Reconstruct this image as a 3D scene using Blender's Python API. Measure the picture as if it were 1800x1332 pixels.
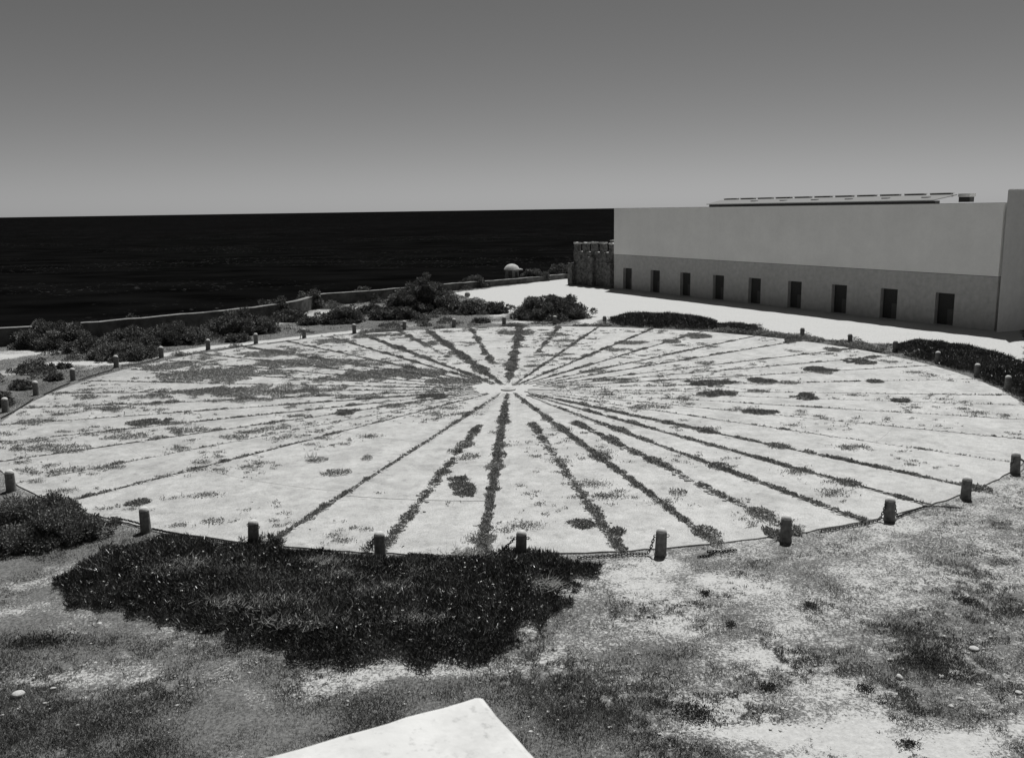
import bpy, bmesh, math, random
import numpy as np
from mathutils import Matrix, Vector

# ------------------------------------------------------------------ camera, sky, sun, exposure
FPX = 1605.0; CAMH = 8.08; ROLL = math.atan(16/1078)
PITCH = math.atan((666-368.7)*math.cos(ROLL)/FPX)
S = bpy.context.scene
for o in list(bpy.data.objects): bpy.data.objects.remove(o)
COL = S.collection
cd = bpy.data.cameras.new('camera'); cam = bpy.data.objects.new('camera', cd); COL.objects.link(cam)
cd.sensor_width = 36.0; cd.lens = FPX/1800*36; cd.clip_start = 0.05; cd.clip_end = 400000
cd.dof.use_dof = True; cd.dof.focus_distance = 40; cd.dof.aperture_fstop = 9
_r = Vector((1, 0, 0)); _u = Vector((0, math.sin(PITCH), math.cos(PITCH))); _f = Vector((0, math.cos(PITCH), -math.sin(PITCH)))
_c, _s = math.cos(ROLL), math.sin(ROLL)
R_ = _r*_c - _u*_s; U_ = _r*_s + _u*_c
cam.matrix_world = Matrix(((R_.x, U_.x, -_f.x, 0), (R_.y, U_.y, -_f.y, 0), (R_.z, U_.z, -_f.z, CAMH), (0, 0, 0, 1)))
S.camera = cam

SUN_EL = math.radians(63.5); SHADOW = Vector((-0.33, -0.944, 0))
sun_vec = Vector((-SHADOW.x*math.cos(SUN_EL), -SHADOW.y*math.cos(SUN_EL), math.sin(SUN_EL)))
W = bpy.data.worlds.new('World'); S.world = W; W.use_nodes = True
nt = W.node_tree; nt.nodes.clear()
sky = nt.nodes.new('ShaderNodeTexSky'); sky.sky_type = 'NISHITA'; sky.sun_disc = False
sky.sun_elevation = SUN_EL; sky.sun_rotation = math.atan2(sun_vec.x, sun_vec.y)
sky.altitude = 40; sky.air_density = 0.86; sky.dust_density = 0.33; sky.ozone_density = 1.7
sep = nt.nodes.new('ShaderNodeSeparateColor'); com = nt.nodes.new('ShaderNodeCombineColor')
bg = nt.nodes.new('ShaderNodeBackground'); out = nt.nodes.new('ShaderNodeOutputWorld')
nt.links.new(sky.outputs[0], sep.inputs[0])
for i in range(3): nt.links.new(sep.outputs[0], com.inputs[i])      # red-filter black-and-white film
nt.links.new(com.outputs[0], bg.inputs[0]); bg.inputs[1].default_value = 0.05
nt.links.new(bg.outputs[0], out.inputs[0])
sd = bpy.data.lights.new('sun', 'SUN'); sd.energy = 5.0; sd.angle = math.radians(0.53); sd.color = (1, 0.998, 0.985)
so = bpy.data.objects.new('sun', sd); COL.objects.link(so)
so.rotation_euler = (-sun_vec).to_track_quat('-Z', 'Y').to_euler()
S.view_settings.view_transform = 'Standard'; S.view_settings.look = 'None'
S.view_settings.exposure = 0.0; S.view_settings.gamma = 1.0; S.view_settings.use_curve_mapping = False
S.render.engine = 'CYCLES'
S.cycles.max_bounces = 6

# ------------------------------------------------------------------ helpers
rng = np.random.default_rng(7); random.seed(7)

def pix(px, py, z=0.0):
    """ground point that a photo pixel looks at (plane at height z)"""
    x = px-900; y = -(py-666)
    X = _c*x+_s*y; Y = -_s*x+_c*y
    F = math.cos(PITCH)*FPX+math.sin(PITCH)*Y; U = -math.sin(PITCH)*FPX+math.cos(PITCH)*Y
    t = (z-CAMH)/U
    return Vector((X*t, F*t, z))

def tag(o, label=None, cat=None, group=None, kind=None):
    if label: o['label'] = label
    if cat: o['category'] = cat
    if group: o['group'] = group
    if kind: o['kind'] = kind
    return o

def empty(name, loc=(0, 0, 0), rz=0.0):
    o = bpy.data.objects.new(name, None); COL.objects.link(o)
    o.location = loc; o.rotation_euler = (0, 0, rz); o.empty_display_size = 0.2
    return o

def link(name, me, mat, parent=None, smooth=False):
    o = bpy.data.objects.new(name, me); COL.objects.link(o)
    if mat and not me.materials: me.materials.append(mat)
    if parent: o.parent = parent
    if smooth:
        me.polygons.foreach_set('use_smooth', np.ones(len(me.polygons), bool))
    return o

def bm_obj(name, bm, mat, parent=None, smooth=False, bevel=0):
    if bevel: bmesh.ops.bevel(bm, geom=bm.edges[:], offset=bevel, segments=2, affect='EDGES', profile=0.6)
    bmesh.ops.recalc_face_normals(bm, faces=bm.faces[:])
    me = bpy.data.meshes.new(name); bm.to_mesh(me); bm.free()
    return link(name, me, mat, parent, smooth)

def box(bm, x0, x1, y0, y1, z0, z1):
    v = [bm.verts.new(p) for p in ((x0,y0,z0),(x1,y0,z0),(x1,y1,z0),(x0,y1,z0),(x0,y0,z1),(x1,y0,z1),(x1,y1,z1),(x0,y1,z1))]
    for f in ((0,3,2,1),(4,5,6,7),(0,1,5,4),(1,2,6,5),(2,3,7,6),(3,0,4,7)): bm.faces.new([v[i] for i in f])

def prism(bm, poly, z0, z1):
    lo = [bm.verts.new((p[0], p[1], z0)) for p in poly]; hi = [bm.verts.new((p[0], p[1], z1)) for p in poly]
    n = len(poly); bm.faces.new(lo[::-1]); bm.faces.new(hi)
    for i in range(n): bm.faces.new((lo[i], lo[(i+1) % n], hi[(i+1) % n], hi[i]))

def fast_mesh(name, verts, nper, tone=None):
    """verts (N, nper, 3): N separate faces of nper corners"""
    N = len(verts); me = bpy.data.meshes.new(name)
    me.vertices.add(N*nper); me.vertices.foreach_set('co', np.ascontiguousarray(verts, np.float32).ravel())
    me.loops.add(N*nper); me.loops.foreach_set('vertex_index', np.arange(N*nper, dtype=np.int32))
    me.polygons.add(N); me.polygons.foreach_set('loop_start', np.arange(0, N*nper, nper, dtype=np.int32))
    me.update(calc_edges=True)
    if tone is not None:
        a = me.attributes.new('tone', 'FLOAT', 'FACE'); a.data.foreach_set('value', np.ascontiguousarray(tone, np.float32))
    return me

def unit(v): return v/np.maximum(np.linalg.norm(v, axis=-1, keepdims=True), 1e-9)

def leaves(pos, d, length, width):
    """folded diamond leaves: base, side, tip, side"""
    n = len(pos); d = unit(d)
    side = unit(np.cross(d, rng.normal(size=(n, 3)))); nor = np.cross(d, side)
    L = np.asarray(length).reshape(-1, 1); Wd = np.asarray(width).reshape(-1, 1)
    mid = pos+d*L*0.5+nor*L*0.10
    return np.stack([pos, mid+side*Wd*0.5, pos+d*L, mid-side*Wd*0.5], 1)

def blades(pos, d, length, width):
    d = unit(d); n = len(pos)
    side = unit(np.cross(d, rng.normal(size=(n, 3))))
    L = np.asarray(length).reshape(-1, 1); Wd = np.asarray(width).reshape(-1, 1)
    return np.stack([pos-side*Wd*0.5, pos+side*Wd*0.5, pos+d*L], 1)

_tab = rng.random((256, 256))
def vnoise(x, y):
    xi = np.floor(x).astype(int); yi = np.floor(y).astype(int); fx = x-xi; fy = y-yi
    fx = fx*fx*(3-2*fx); fy = fy*fy*(3-2*fy)
    g = lambda a, b: _tab[a % 256, b % 256]
    return (g(xi, yi)*(1-fx)+g(xi+1, yi)*fx)*(1-fy)+(g(xi, yi+1)*(1-fx)+g(xi+1, yi+1)*fx)*fy
def fbm(x, y, o=4):
    s = 0; a = 0.5; t = 0
    for k in range(o):
        s = s+a*vnoise(x+17.3*k, y-9.1*k); t += a; a *= 0.5; x = x*2.03; y = y*2.03
    return s/t
def sstep(a, b, x):
    t = np.clip((x-a)/(b-a), 0, 1); return t*t*(3-2*t)

# ------------------------------------------------------------------ materials (all neutral: black-and-white film)
def mat(name, lo, hi, scale=5.0, rough=0.9, spec=0.2, bump=0.0, bscale=None, detail=6, extra=None, bdist=0.02):
    m = bpy.data.materials.new(name); m.use_nodes = True; t = m.node_tree; b = t.nodes['Principled BSDF']
    tc = t.nodes.new('ShaderNodeTexCoord'); n = t.nodes.new('ShaderNodeTexNoise')
    n.inputs['Scale'].default_value = scale; n.inputs['Detail'].default_value = detail; n.inputs['Roughness'].default_value = 0.65
    t.links.new(tc.outputs['Object'], n.inputs['Vector'])
    r = t.nodes.new('ShaderNodeMapRange'); r.inputs[1].default_value = 0.3; r.inputs[2].default_value = 0.7
    r.inputs[3].default_value = lo; r.inputs[4].default_value = hi
    t.links.new(n.outputs[0], r.inputs[0])
    c = t.nodes.new('ShaderNodeCombineColor')
    val = r.outputs[0]
    if extra: val = extra(t, tc, val)
    for i, k in enumerate((1.0, 1.0, 0.985)):
        mm = t.nodes.new('ShaderNodeMath'); mm.operation = 'MULTIPLY'; mm.inputs[1].default_value = k
        t.links.new(val, mm.inputs[0]); t.links.new(mm.outputs[0], c.inputs[i])
    t.links.new(c.outputs[0], b.inputs['Base Color'])
    b.inputs['Roughness'].default_value = rough; b.inputs['Specular IOR Level'].default_value = spec
    if bump:
        bn = t.nodes.new('ShaderNodeTexNoise'); bn.inputs['Scale'].default_value = bscale or scale*6; bn.inputs['Detail'].default_value = 5
        t.links.new(tc.outputs['Object'], bn.inputs['Vector'])
        bp = t.nodes.new('ShaderNodeBump'); bp.inputs['Strength'].default_value = bump; bp.inputs['Distance'].default_value = bdist
        t.links.new(bn.outputs[0], bp.inputs['Height']); t.links.new(bp.outputs[0], b.inputs['Normal'])
    return m

def m_math(t, op, a, b):
    n = t.nodes.new('ShaderNodeMath'); n.operation = op
    for i, v in enumerate((a, b)):
        if isinstance(v, (int, float)): n.inputs[i].default_value = v
        else: t.links.new(v, n.inputs[i])
    return n.outputs[0]
def m_noise(t, tc, scale, detail=4, rough=0.6):
    n = t.nodes.new('ShaderNodeTexNoise'); n.inputs['Scale'].default_value = scale; n.inputs['Detail'].default_value = detail
    n.inputs['Roughness'].default_value = rough; t.links.new(tc.outputs['Object'], n.inputs['Vector']); return n.outputs[0]
def m_range(t, v, a, b, c, d):
    r = t.nodes.new('ShaderNodeMapRange'); t.links.new(v, r.inputs[0])
    for i, q in enumerate((a, b, c, d)): r.inputs[i+1].default_value = q
    return r.outputs[0]

def foliage_mat(name, lo, hi, rough=0.6, spec=0.25, trans=0.15):
    m = bpy.data.materials.new(name); m.use_nodes = True; t = m.node_tree; b = t.nodes['Principled BSDF']
    a = t.nodes.new('ShaderNodeAttribute'); a.attribute_name = 'tone'
    v = m_range(t, a.outputs['Fac'], 0, 1, lo, hi)
    c = t.nodes.new('ShaderNodeCombineColor')
    for i, k in enumerate((1.0, 1.0, 0.98)): t.links.new(m_math(t, 'MULTIPLY', v, k), c.inputs[i])
    t.links.new(c.outputs[0], b.inputs['Base Color'])
    b.inputs['Roughness'].default_value = rough; b.inputs['Specular IOR Level'].default_value = spec
    if trans:
        tr = t.nodes.new('ShaderNodeBsdfTranslucent'); t.links.new(c.outputs[0], tr.inputs[0])
        mx = t.nodes.new('ShaderNodeMixShader'); mx.inputs[0].default_value = trans
        t.links.new(b.outputs[0], mx.inputs[1]); t.links.new(tr.outputs[0], mx.inputs[2])
        t.links.new(mx.outputs[0], t.nodes['Material Output'].inputs[0])
    return m

def ground_extra(t, tc, val):
    a = t.nodes.new('ShaderNodeAttribute'); a.attribute_name = 'sand'
    k = m_math(t, 'ADD', a.outputs['Fac'], m_math(t, 'MULTIPLY', m_math(t, 'SUBTRACT', m_noise(t, tc, 2.6, 8, 0.75), 0.5), 1.15))
    k = m_math(t, 'ADD', k, m_math(t, 'MULTIPLY', m_math(t, 'SUBTRACT', m_noise(t, tc, 17, 5, 0.85), 0.5), 2.6))
    w = m_range(t, k, 0.46, 0.66, 0, 1)
    sandv = m_range(t, m_noise(t, tc, 9, 8, 0.75), 0.3, 0.7, 0.33, 0.52)
    mx = t.nodes.new('ShaderNodeMix'); mx.data_type = 'FLOAT'
    t.links.new(w, mx.inputs[0]); t.links.new(val, mx.inputs[2]); t.links.new(sandv, mx.inputs[3])
    return mx.outputs[0]
def slab_extra(t, tc, val):
    sp = m_range(t, m_noise(t, tc, 26, 4, 0.75), 0.30, 0.52, 0.55, 1.0)
    st = m_range(t, m_noise(t, tc, 0.55, 6, 0.7), 0.28, 0.56, 0.72, 1.0)
    sm = m_range(t, m_noise(t, tc, 3.3, 6, 0.75), 0.27, 0.46, 0.62, 1.0)
    sx_ = t.nodes.new('ShaderNodeSeparateXYZ'); t.links.new(tc.outputs['Object'], sx_.inputs[0])
    li = m_math(t, 'ADD', m_range(t, sx_.outputs[0], -20, 6, 0.80, 1.0), m_math(t, 'MULTIPLY', m_math(t, 'SUBTRACT', m_noise(t, tc, 1.3, 8, 0.8), 0.5), 0.85))
    fine = m_range(t, m_noise(t, tc, 70, 3, 0.7), 0.32, 0.62, 0.72, 1.12)
    val = m_math(t, 'MULTIPLY', m_math(t, 'MULTIPLY', val, fine), m_range(t, li, 0.5, 1.0, 0.55, 1.0))
    return m_math(t, 'MULTIPLY', m_math(t, 'MULTIPLY', m_math(t, 'MULTIPLY', val, sp), st), sm)
def plaster_extra(t, tc, val):
    st = m_range(t, m_noise(t, tc, 0.35, 6, 0.7), 0.3, 0.7, 0.92, 1.04)
    mp_ = t.nodes.new('ShaderNodeMapping'); mp_.inputs['Scale'].default_value = (0.9, 0.9, 0.12); t.links.new(tc.outputs['Object'], mp_.inputs['Vector'])
    n_ = t.nodes.new('ShaderNodeTexNoise'); n_.inputs['Scale'].default_value = 1.5; n_.inputs['Detail'].default_value = 6; t.links.new(mp_.outputs[0], n_.inputs['Vector'])
    rain = m_range(t, n_.outputs[0], 0.30, 0.62, 0.985, 1.005)
    return m_math(t, 'MULTIPLY', m_math(t, 'MULTIPLY', val, st), rain)
def block_extra(t, tc, val):
    a = m_range(t, m_noise(t, tc, 3.5, 6, 0.7), 0.50, 0.66, 1.0, 0.80)
    b = m_range(t, m_noise(t, tc, 22, 5, 0.7), 0.56, 0.68, 1.0, 0.72)
    return m_math(t, 'MULTIPLY', m_math(t, 'MULTIPLY', val, a), b)

M = {}
M['ground'] = mat('ground_soil', 0.035, 0.21, 18, 0.95, 0.1, 0.5, 30, 8, ground_extra)
M['slab'] = mat('pale_slab', 0.43, 0.55, 2.0, 0.92, 0.1, 0.35, 60, 8, slab_extra, 0.01)
M['cobble'] = mat('cobble_stone', 0.28, 0.52, 6, 0.9, 0.15, 0.4, 40)
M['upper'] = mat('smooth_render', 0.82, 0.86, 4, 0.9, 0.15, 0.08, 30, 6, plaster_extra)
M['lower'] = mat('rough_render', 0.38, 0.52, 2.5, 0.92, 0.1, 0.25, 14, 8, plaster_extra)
M['tower'] = mat('tower_render', 0.72, 0.80, 3, 0.9, 0.12, 0.1, 25, 6, plaster_extra)
M['roofdeck'] = mat('roof_deck', 0.35, 0.45, 3, 0.9, 0.1)
M['zinc'] = mat('zinc_sheet', 0.12, 0.15, 6, 0.55, 0.3)
M['palezinc'] = mat('pale_zinc', 0.42, 0.5, 6, 0.6, 0.3)
M['dark'] = mat('dark_metal', 0.02, 0.035, 10, 0.6, 0.3)
M['door'] = mat('dark_door_wood', 0.03, 0.055, 12, 0.7, 0.2, 0.2, 40)
M['rubble'] = mat('rubble_stone', 0.03, 0.22, 3.2, 0.95, 0.1, 1.0, 4.5, 8, None, 0.12)
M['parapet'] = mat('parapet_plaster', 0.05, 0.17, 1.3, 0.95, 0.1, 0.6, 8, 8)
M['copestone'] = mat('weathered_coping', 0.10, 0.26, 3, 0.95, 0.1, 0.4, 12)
M['white'] = mat('white_limewash', 0.52, 0.60, 6, 0.9, 0.1, 0.35, 35, 7, block_extra, 0.006)
M['dome'] = mat('limewashed_dome', 0.38, 0.55, 4, 0.9, 0.1, 0.3, 12)  # sentry dome limewash; also paints sunlight on merlon tops and crenel floors
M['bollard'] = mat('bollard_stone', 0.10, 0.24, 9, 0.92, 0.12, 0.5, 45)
M['bcap'] = mat('worn_bollard_top', 0.42, 0.62, 9, 0.92, 0.12, 0.4, 45)  # sunlight painted into the colour: top paler than the same stone below
M['chain'] = mat('rusty_iron', 0.025, 0.06, 60, 0.7, 0.3)
M['rock'] = mat('pale_rock', 0.35, 0.55, 9, 0.92, 0.1, 0.6, 30)
M['cliff'] = mat('cliff_rock', 0.15, 0.3, 0.3, 0.95, 0.1, 0.5, 1)
M['petal'] = mat('petal', 0.6, 0.75, 20, 0.8, 0.1)
M['stem'] = mat('woody_stem', 0.06, 0.12, 20, 0.9, 0.1)
M['bush'] = foliage_mat('shrub_leaf', 0.05, 0.23, 0.65, 0.15, 0.1)
M['ice'] = foliage_mat('succulent_leaf', 0.010, 0.085, 0.36, 0.4, 0.04)
M['weed'] = foliage_mat('weed_leaf', 0.15, 0.38, 0.8, 0.1, 0.1)
M['dry'] = foliage_mat('dead_grass_blade', 0.14, 0.75, 0.8, 0.1, 0.5)
M['grass'] = foliage_mat('dry_grass_blade', 0.05, 0.34, 0.8, 0.1, 0.15)

# sea
m = bpy.data.materials.new('sea_water'); m.use_nodes = True; t = m.node_tree; b = t.nodes['Principled BSDF']
tc = t.nodes.new('ShaderNodeTexCoord')
mp = t.nodes.new('ShaderNodeMapping'); mp.inputs['Scale'].default_value = (0.6, 1, 1); t.links.new(tc.outputs['Object'], mp.inputs['Vector'])
def sn(scale, det):
    n = t.nodes.new('ShaderNodeTexNoise'); n.inputs['Scale'].default_value = scale; n.inputs['Detail'].default_value = det
    t.links.new(mp.outputs[0], n.inputs['Vector']); return n.outputs[0]
foam = m_math(t, 'MULTIPLY', m_range(t, sn(0.35, 5), 0.66, 0.69, 0, 1), m_range(t, sn(0.004, 3), 0.45, 0.62, 0, 1))
base = m_range(t, sn(0.03, 8), 0.3, 0.7, 0.0015, 0.0055)
v = m_math(t, 'ADD', base, m_math(t, 'MULTIPLY', foam, 0.10))
c = t.nodes.new('ShaderNodeCombineColor')
for i in range(3): t.links.new(v, c.inputs[i])
t.links.new(c.outputs[0], b.inputs['Base Color'])
b.inputs['Roughness'].default_value = 0.8; b.inputs['Specular IOR Level'].default_value = 0.0
bp = t.nodes.new('ShaderNodeBump'); bp.inputs['Strength'].default_value = 0.6; bp.inputs['Distance'].default_value = 1.0
t.links.new(sn(0.09, 6), bp.inputs['Height']); t.links.new(bp.outputs[0], b.inputs['Normal'])
M['sea'] = m

# ------------------------------------------------------------------ sea
bm = bmesh.new()
radii = [0, 300, 1500, 8000, 40000, 250000]; prev = None
for r in radii[1:]:
    ring = [bm.verts.new((r*math.cos(a), r*math.sin(a), -42)) for a in np.linspace(0, 2*math.pi, 96, endpoint=False)]
    if prev is None: bm.faces.new(ring)
    else:
        for i in range(96): bm.faces.new((prev[i], ring[i], ring[(i+1) % 96], prev[(i+1) % 96]))
    prev = ring
tag(bm_obj('sea', bm, M['sea']), 'dark sea stretching to the horizon', None, None, 'structure')

# ------------------------------------------------------------------ parapet line (cliff edge)
PAR = [(-80, 36, 1.15), (-46, 51, 1.15)]
for px, py, h in ((0,577,1.15),(100,571,1.15),(200,563,1.15),(300,554,1.15),(400,545,1.15),(480,536,1.12),(530,527,1.1),(560,518,1.1)):
    g = pix(px, py, h); PAR.append((g.x, g.y, h))
for px, py, h in ((577,537,1.08),(640,531.5,1.02),(700,523.5,0.92),(800,510.5,0.74),(880,502,0.62),(922,498,0.60),(1000,489.5,0.56)):
    g = pix(px, py); PAR.append((g.x, g.y, h))
PAR += [(18, 122, 0.55), (60, 150, 0.55)]
PX = np.array([p[0] for p in PAR]); PY = np.array([p[1] for p in PAR])

# ------------------------------------------------------------------ compass rose geometry
CEN = pix(893, 685); OC = np.array((0.07, 42.02)); OR = 21.45
def rim(a):
    """distance from the ray centre to the pavement rim in direction a (radians clockwise from +y)"""
    d = np.array((math.sin(a), math.cos(a))); e = np.array((CEN.x, CEN.y))-OC
    bq = d@e; return -bq+math.sqrt(bq*bq-(e@e-OR*OR))
# angle, inner radius, weed width, weed cover, stones
RAYS = [(2,1.5,.85,.75,.2),(9,11,.45,.6,.2),(16,1,.32,.6,.5),(25.6,1,.42,.55,.4),(34.5,1.5,.4,.45,.4),(44,2,.4,.42,.5),(52,2,.36,.42,.6),(62,2,.36,.4,.6),
 (69.5,2,.34,.45,.6),(78,2,.30,.36,.6),(88,2,.26,.36,.8),(98,2,.2,.32,.9),(103.5,2,.2,.3,.9),(111,2,.2,.34,.9),(120,2,.2,.36,.9),(129.7,2,.26,.45,.9),
 (139.5,1.5,.42,.75,.7),(146.3,1.5,.42,.8,.6),(153.3,4,.42,.8,.6),(159.2,7.5,.46,.92,.7),(165.6,1,.46,.85,.8),(172.3,7,.46,.85,.8),(181.7,1.2,.50,.88,.6),
 (188.6,7.2,.44,.88,.8),(197,1.5,.34,.62,.9),(218.7,1.5,.30,.55,.7),(227.5,3,.24,.4,.6),(236.5,2,.3,.5,.6),(245,2,.3,.5,.6),(253.8,2,.3,.52,.6),(262.8,2,.34,.52,.6),
 (271.7,2,.34,.52,.6),(280,2,.32,.5,.5),(289,2,.36,.5,.5),(297,2,.4,.5,.5),(304,2,.4,.55,.5),(312,2,.5,.6,.5),(320,2,.42,.55,.5),(327.7,3,.5,.6,.4),(333.5,1.5,.6,.78,.3),
 (340.5,10,.55,.6,.3),(345.3,1.2,.65,.85,.3),(353.2,6,.55,.65,.2)]

def weedseed(i): return i*13.7+3.1

# ------------------------------------------------------------------ ground
def pxblob(cx, cy, rx, ry):
    c = pix(cx, cy); dist = math.hypot(c.x, c.y, CAMH)
    a = rx*dist/FPX; yy = abs(pix(cx, cy-ry).y-pix(cx, cy+ry).y)/2
    return c.x, c.y, a, yy
SANDB = [(1100,1020,70,35,.55),(1280,1036,60,22,.7),(1440,1310,170,30,.8),(1330,1240,110,22,.25),(1700,1320,140,20,.45),(1360,1150,150,40,.22),(1500,1060,200,40,.10),
 (750,1190,160,16,.5),(930,1155,90,18,.38),(520,1168,150,12,.22),(320,1098,150,11,.25),(60,1165,130,20,.32),(250,1176,150,18,.28),(150,1008,100,16,.2),(40,1075,60,14,.35),
 (1650,1000,150,40,.10),(1760,900,80,40,.12),(1580,930,90,14,.15),(330,955,60,5,.35),
 (200,1280,380,55,-.55),(1050,1240,170,90,-.30),(1560,1135,150,38,-.28),(1400,990,120,24,-.22),(1660,1065,150,28,-.2),(350,1132,150,18,-.28),(80,1122,80,18,-.4),
 (245,930,110,18,-.4),(100,990,120,14,-.15),(700,1255,200,40,-.35),(60,950,120,30,-.4),
 (15,625,45,9,.8),(22,652,34,8,.45),(110,640,60,4.5,.55),(610,549,70,6,.8),(680,541,40,4,.6),(880,553,30,4,.7),(905,566,60,3,.5),(1045,566,22,6,.9),(345,579,14,3,.7),(500,566,30,4,.4),
 (1010,560,60,6,.2),(30,606,40,4,.5),(950,572,60,2,.25),(700,572,60,2,.3)]
SB = [pxblob(*q[:4])+(q[4],) for q in SANDB]
PATH = [pix(*q) for q in ((90,640),(205,638),(290,623),(380,610),(480,599),(560,590),(640,581))]
SANDPOLY = [pix(*q) for q in ((795,515),(1000,489),(1085,470),(1800,500),(1800,642),(1720,622),(1620,604),(1500,603),(1400,590),(1330,577),(1250,566),(1065,561),(1040,566),(1030,552),(985,530),(930,536),(900,552),(872,548),(850,530))]
def inpoly(x, y, poly):
    r = np.zeros(x.shape, bool); n = len(poly)
    for i in range(n):
        a = poly[i]; b_ = poly[(i+1) % n]
        c_ = ((a[1] > y) != (b_[1] > y)) & (x < (b_[0]-a[0])*(y-a[1])/((b_[1]-a[1]) or 1e-9)+a[0]); r ^= c_
    return r
def seg_dist(x, y, pts):
    d = np.full(x.shape, 1e9)
    for a, b_ in zip(pts[:-1], pts[1:]):
        ax, ay, bx, by = a[0], a[1], b_[0], b_[1]
        t = np.clip(((x-ax)*(bx-ax)+(y-ay)*(by-ay))/((bx-ax)**2+(by-ay)**2), 0, 1)
        d = np.minimum(d, np.hypot(x-ax-t*(bx-ax), y-ay-t*(by-ay)))
    return d
def sandval(x, y):
    wx = x+(fbm(x*.7+5, y*.7, 5)-.5)*3.0; wy = y+(fbm(x*.7, y*.7+40, 5)-.5)*3.0
    front = sstep(38, 28, y)
    s = 0.16+0.19*front*sstep(-6, 6, x)+0.13*front
    for cx, cy, a, b_, w in SB:
        s = s+w*(.68 if cy < 36 else 1)*np.exp(-(((wx-cx)/a)**2+((wy-cy)/b_)**2)*0.9)
    s = np.maximum(s, 0.95*sstep(1.0, 0.35, seg_dist(x, y, PATH)))
    s = s+(fbm(x*.9, y*.9, 6)-.5)*0.62
    s = np.where(inpoly(wx*.25+x*.75, wy*.25+y*.75, SANDPOLY), 1.05, s)
    s = np.where(y > 110, 0.8, s)
    return np.clip(s, 0, 1.1)

def axis(pieces):
    o = []
    for a, b_, st in pieces: o += list(np.arange(a, b_, st))
    return np.array(o+[pieces[-1][1]])
gx = axis([(-220,-90,20),(-90,-40,2),(-40,40,.25),(40,90,2),(90,220,20)])
gy = axis([(-120,-10,10),(-10,9,1),(9,34,.2),(34,70,.4),(70,115,.6),(115,170,4)])
XX, YY = np.meshgrid(gx, gy)
ypar = np.interp(XX, PX, PY); slope = np.interp(XX, (PX[1:]+PX[:-1])/2, np.diff(PY)/np.diff(PX))
outd = (YY-ypar)/np.sqrt(1+slope**2)
rr = np.hypot(XX-OC[0], YY-OC[1])
ZZ = (fbm(XX*.8, YY*.8, 4)-.5)*0.10*sstep(OR+.2, OR+2.2, rr)*sstep(110, 60, YY)+(fbm(XX*3.1, YY*3.1, 3)-.5)*0.05*sstep(OR+.1, OR+.8, rr)*sstep(45, 35, YY)
ZZ = np.where(rr < OR+0.05, 0.0, ZZ)
ZZ = ZZ-43.5*sstep(1.6, 7, outd)-43.5*sstep(90, 200, np.abs(XX))*sstep(0, 1, np.abs(XX)-90)
ny, nx = XX.shape
me = bpy.data.meshes.new('ground')
idx = np.arange(nx*ny).reshape(ny, nx)
q = np.stack([idx[:-1, :-1], idx[:-1, 1:], idx[1:, 1:], idx[1:, :-1]], -1).reshape(-1, 4)
me.vertices.add(nx*ny); me.vertices.foreach_set('co', np.stack([XX, YY, ZZ], -1).astype(np.float32).ravel())
me.loops.add(q.size); me.loops.foreach_set('vertex_index', q.astype(np.int32).ravel())
me.polygons.add(len(q)); me.polygons.foreach_set('loop_start', np.arange(0, q.size, 4, dtype=np.int32)); me.update(calc_edges=True)
sv = sandval(XX.ravel(), YY.ravel()).reshape(ny, nx)
sv = np.where(rr < OR-.1, 0.30+.7*sstep(4.2, 2.0, np.hypot(XX-CEN.x, YY-CEN.y)), sv); sv = np.where((rr >= OR-.1) & (rr < OR+.5) & (YY < 40), np.maximum(sv, .42), sv)
a = me.attributes.new('sand', 'FLOAT', 'POINT'); a.data.foreach_set('value', sv.astype(np.float32).ravel())
tag(link('ground', me, M['ground'], None, True), 'sandy headland ground with patchy dry grass', None, None, 'structure')

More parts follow.
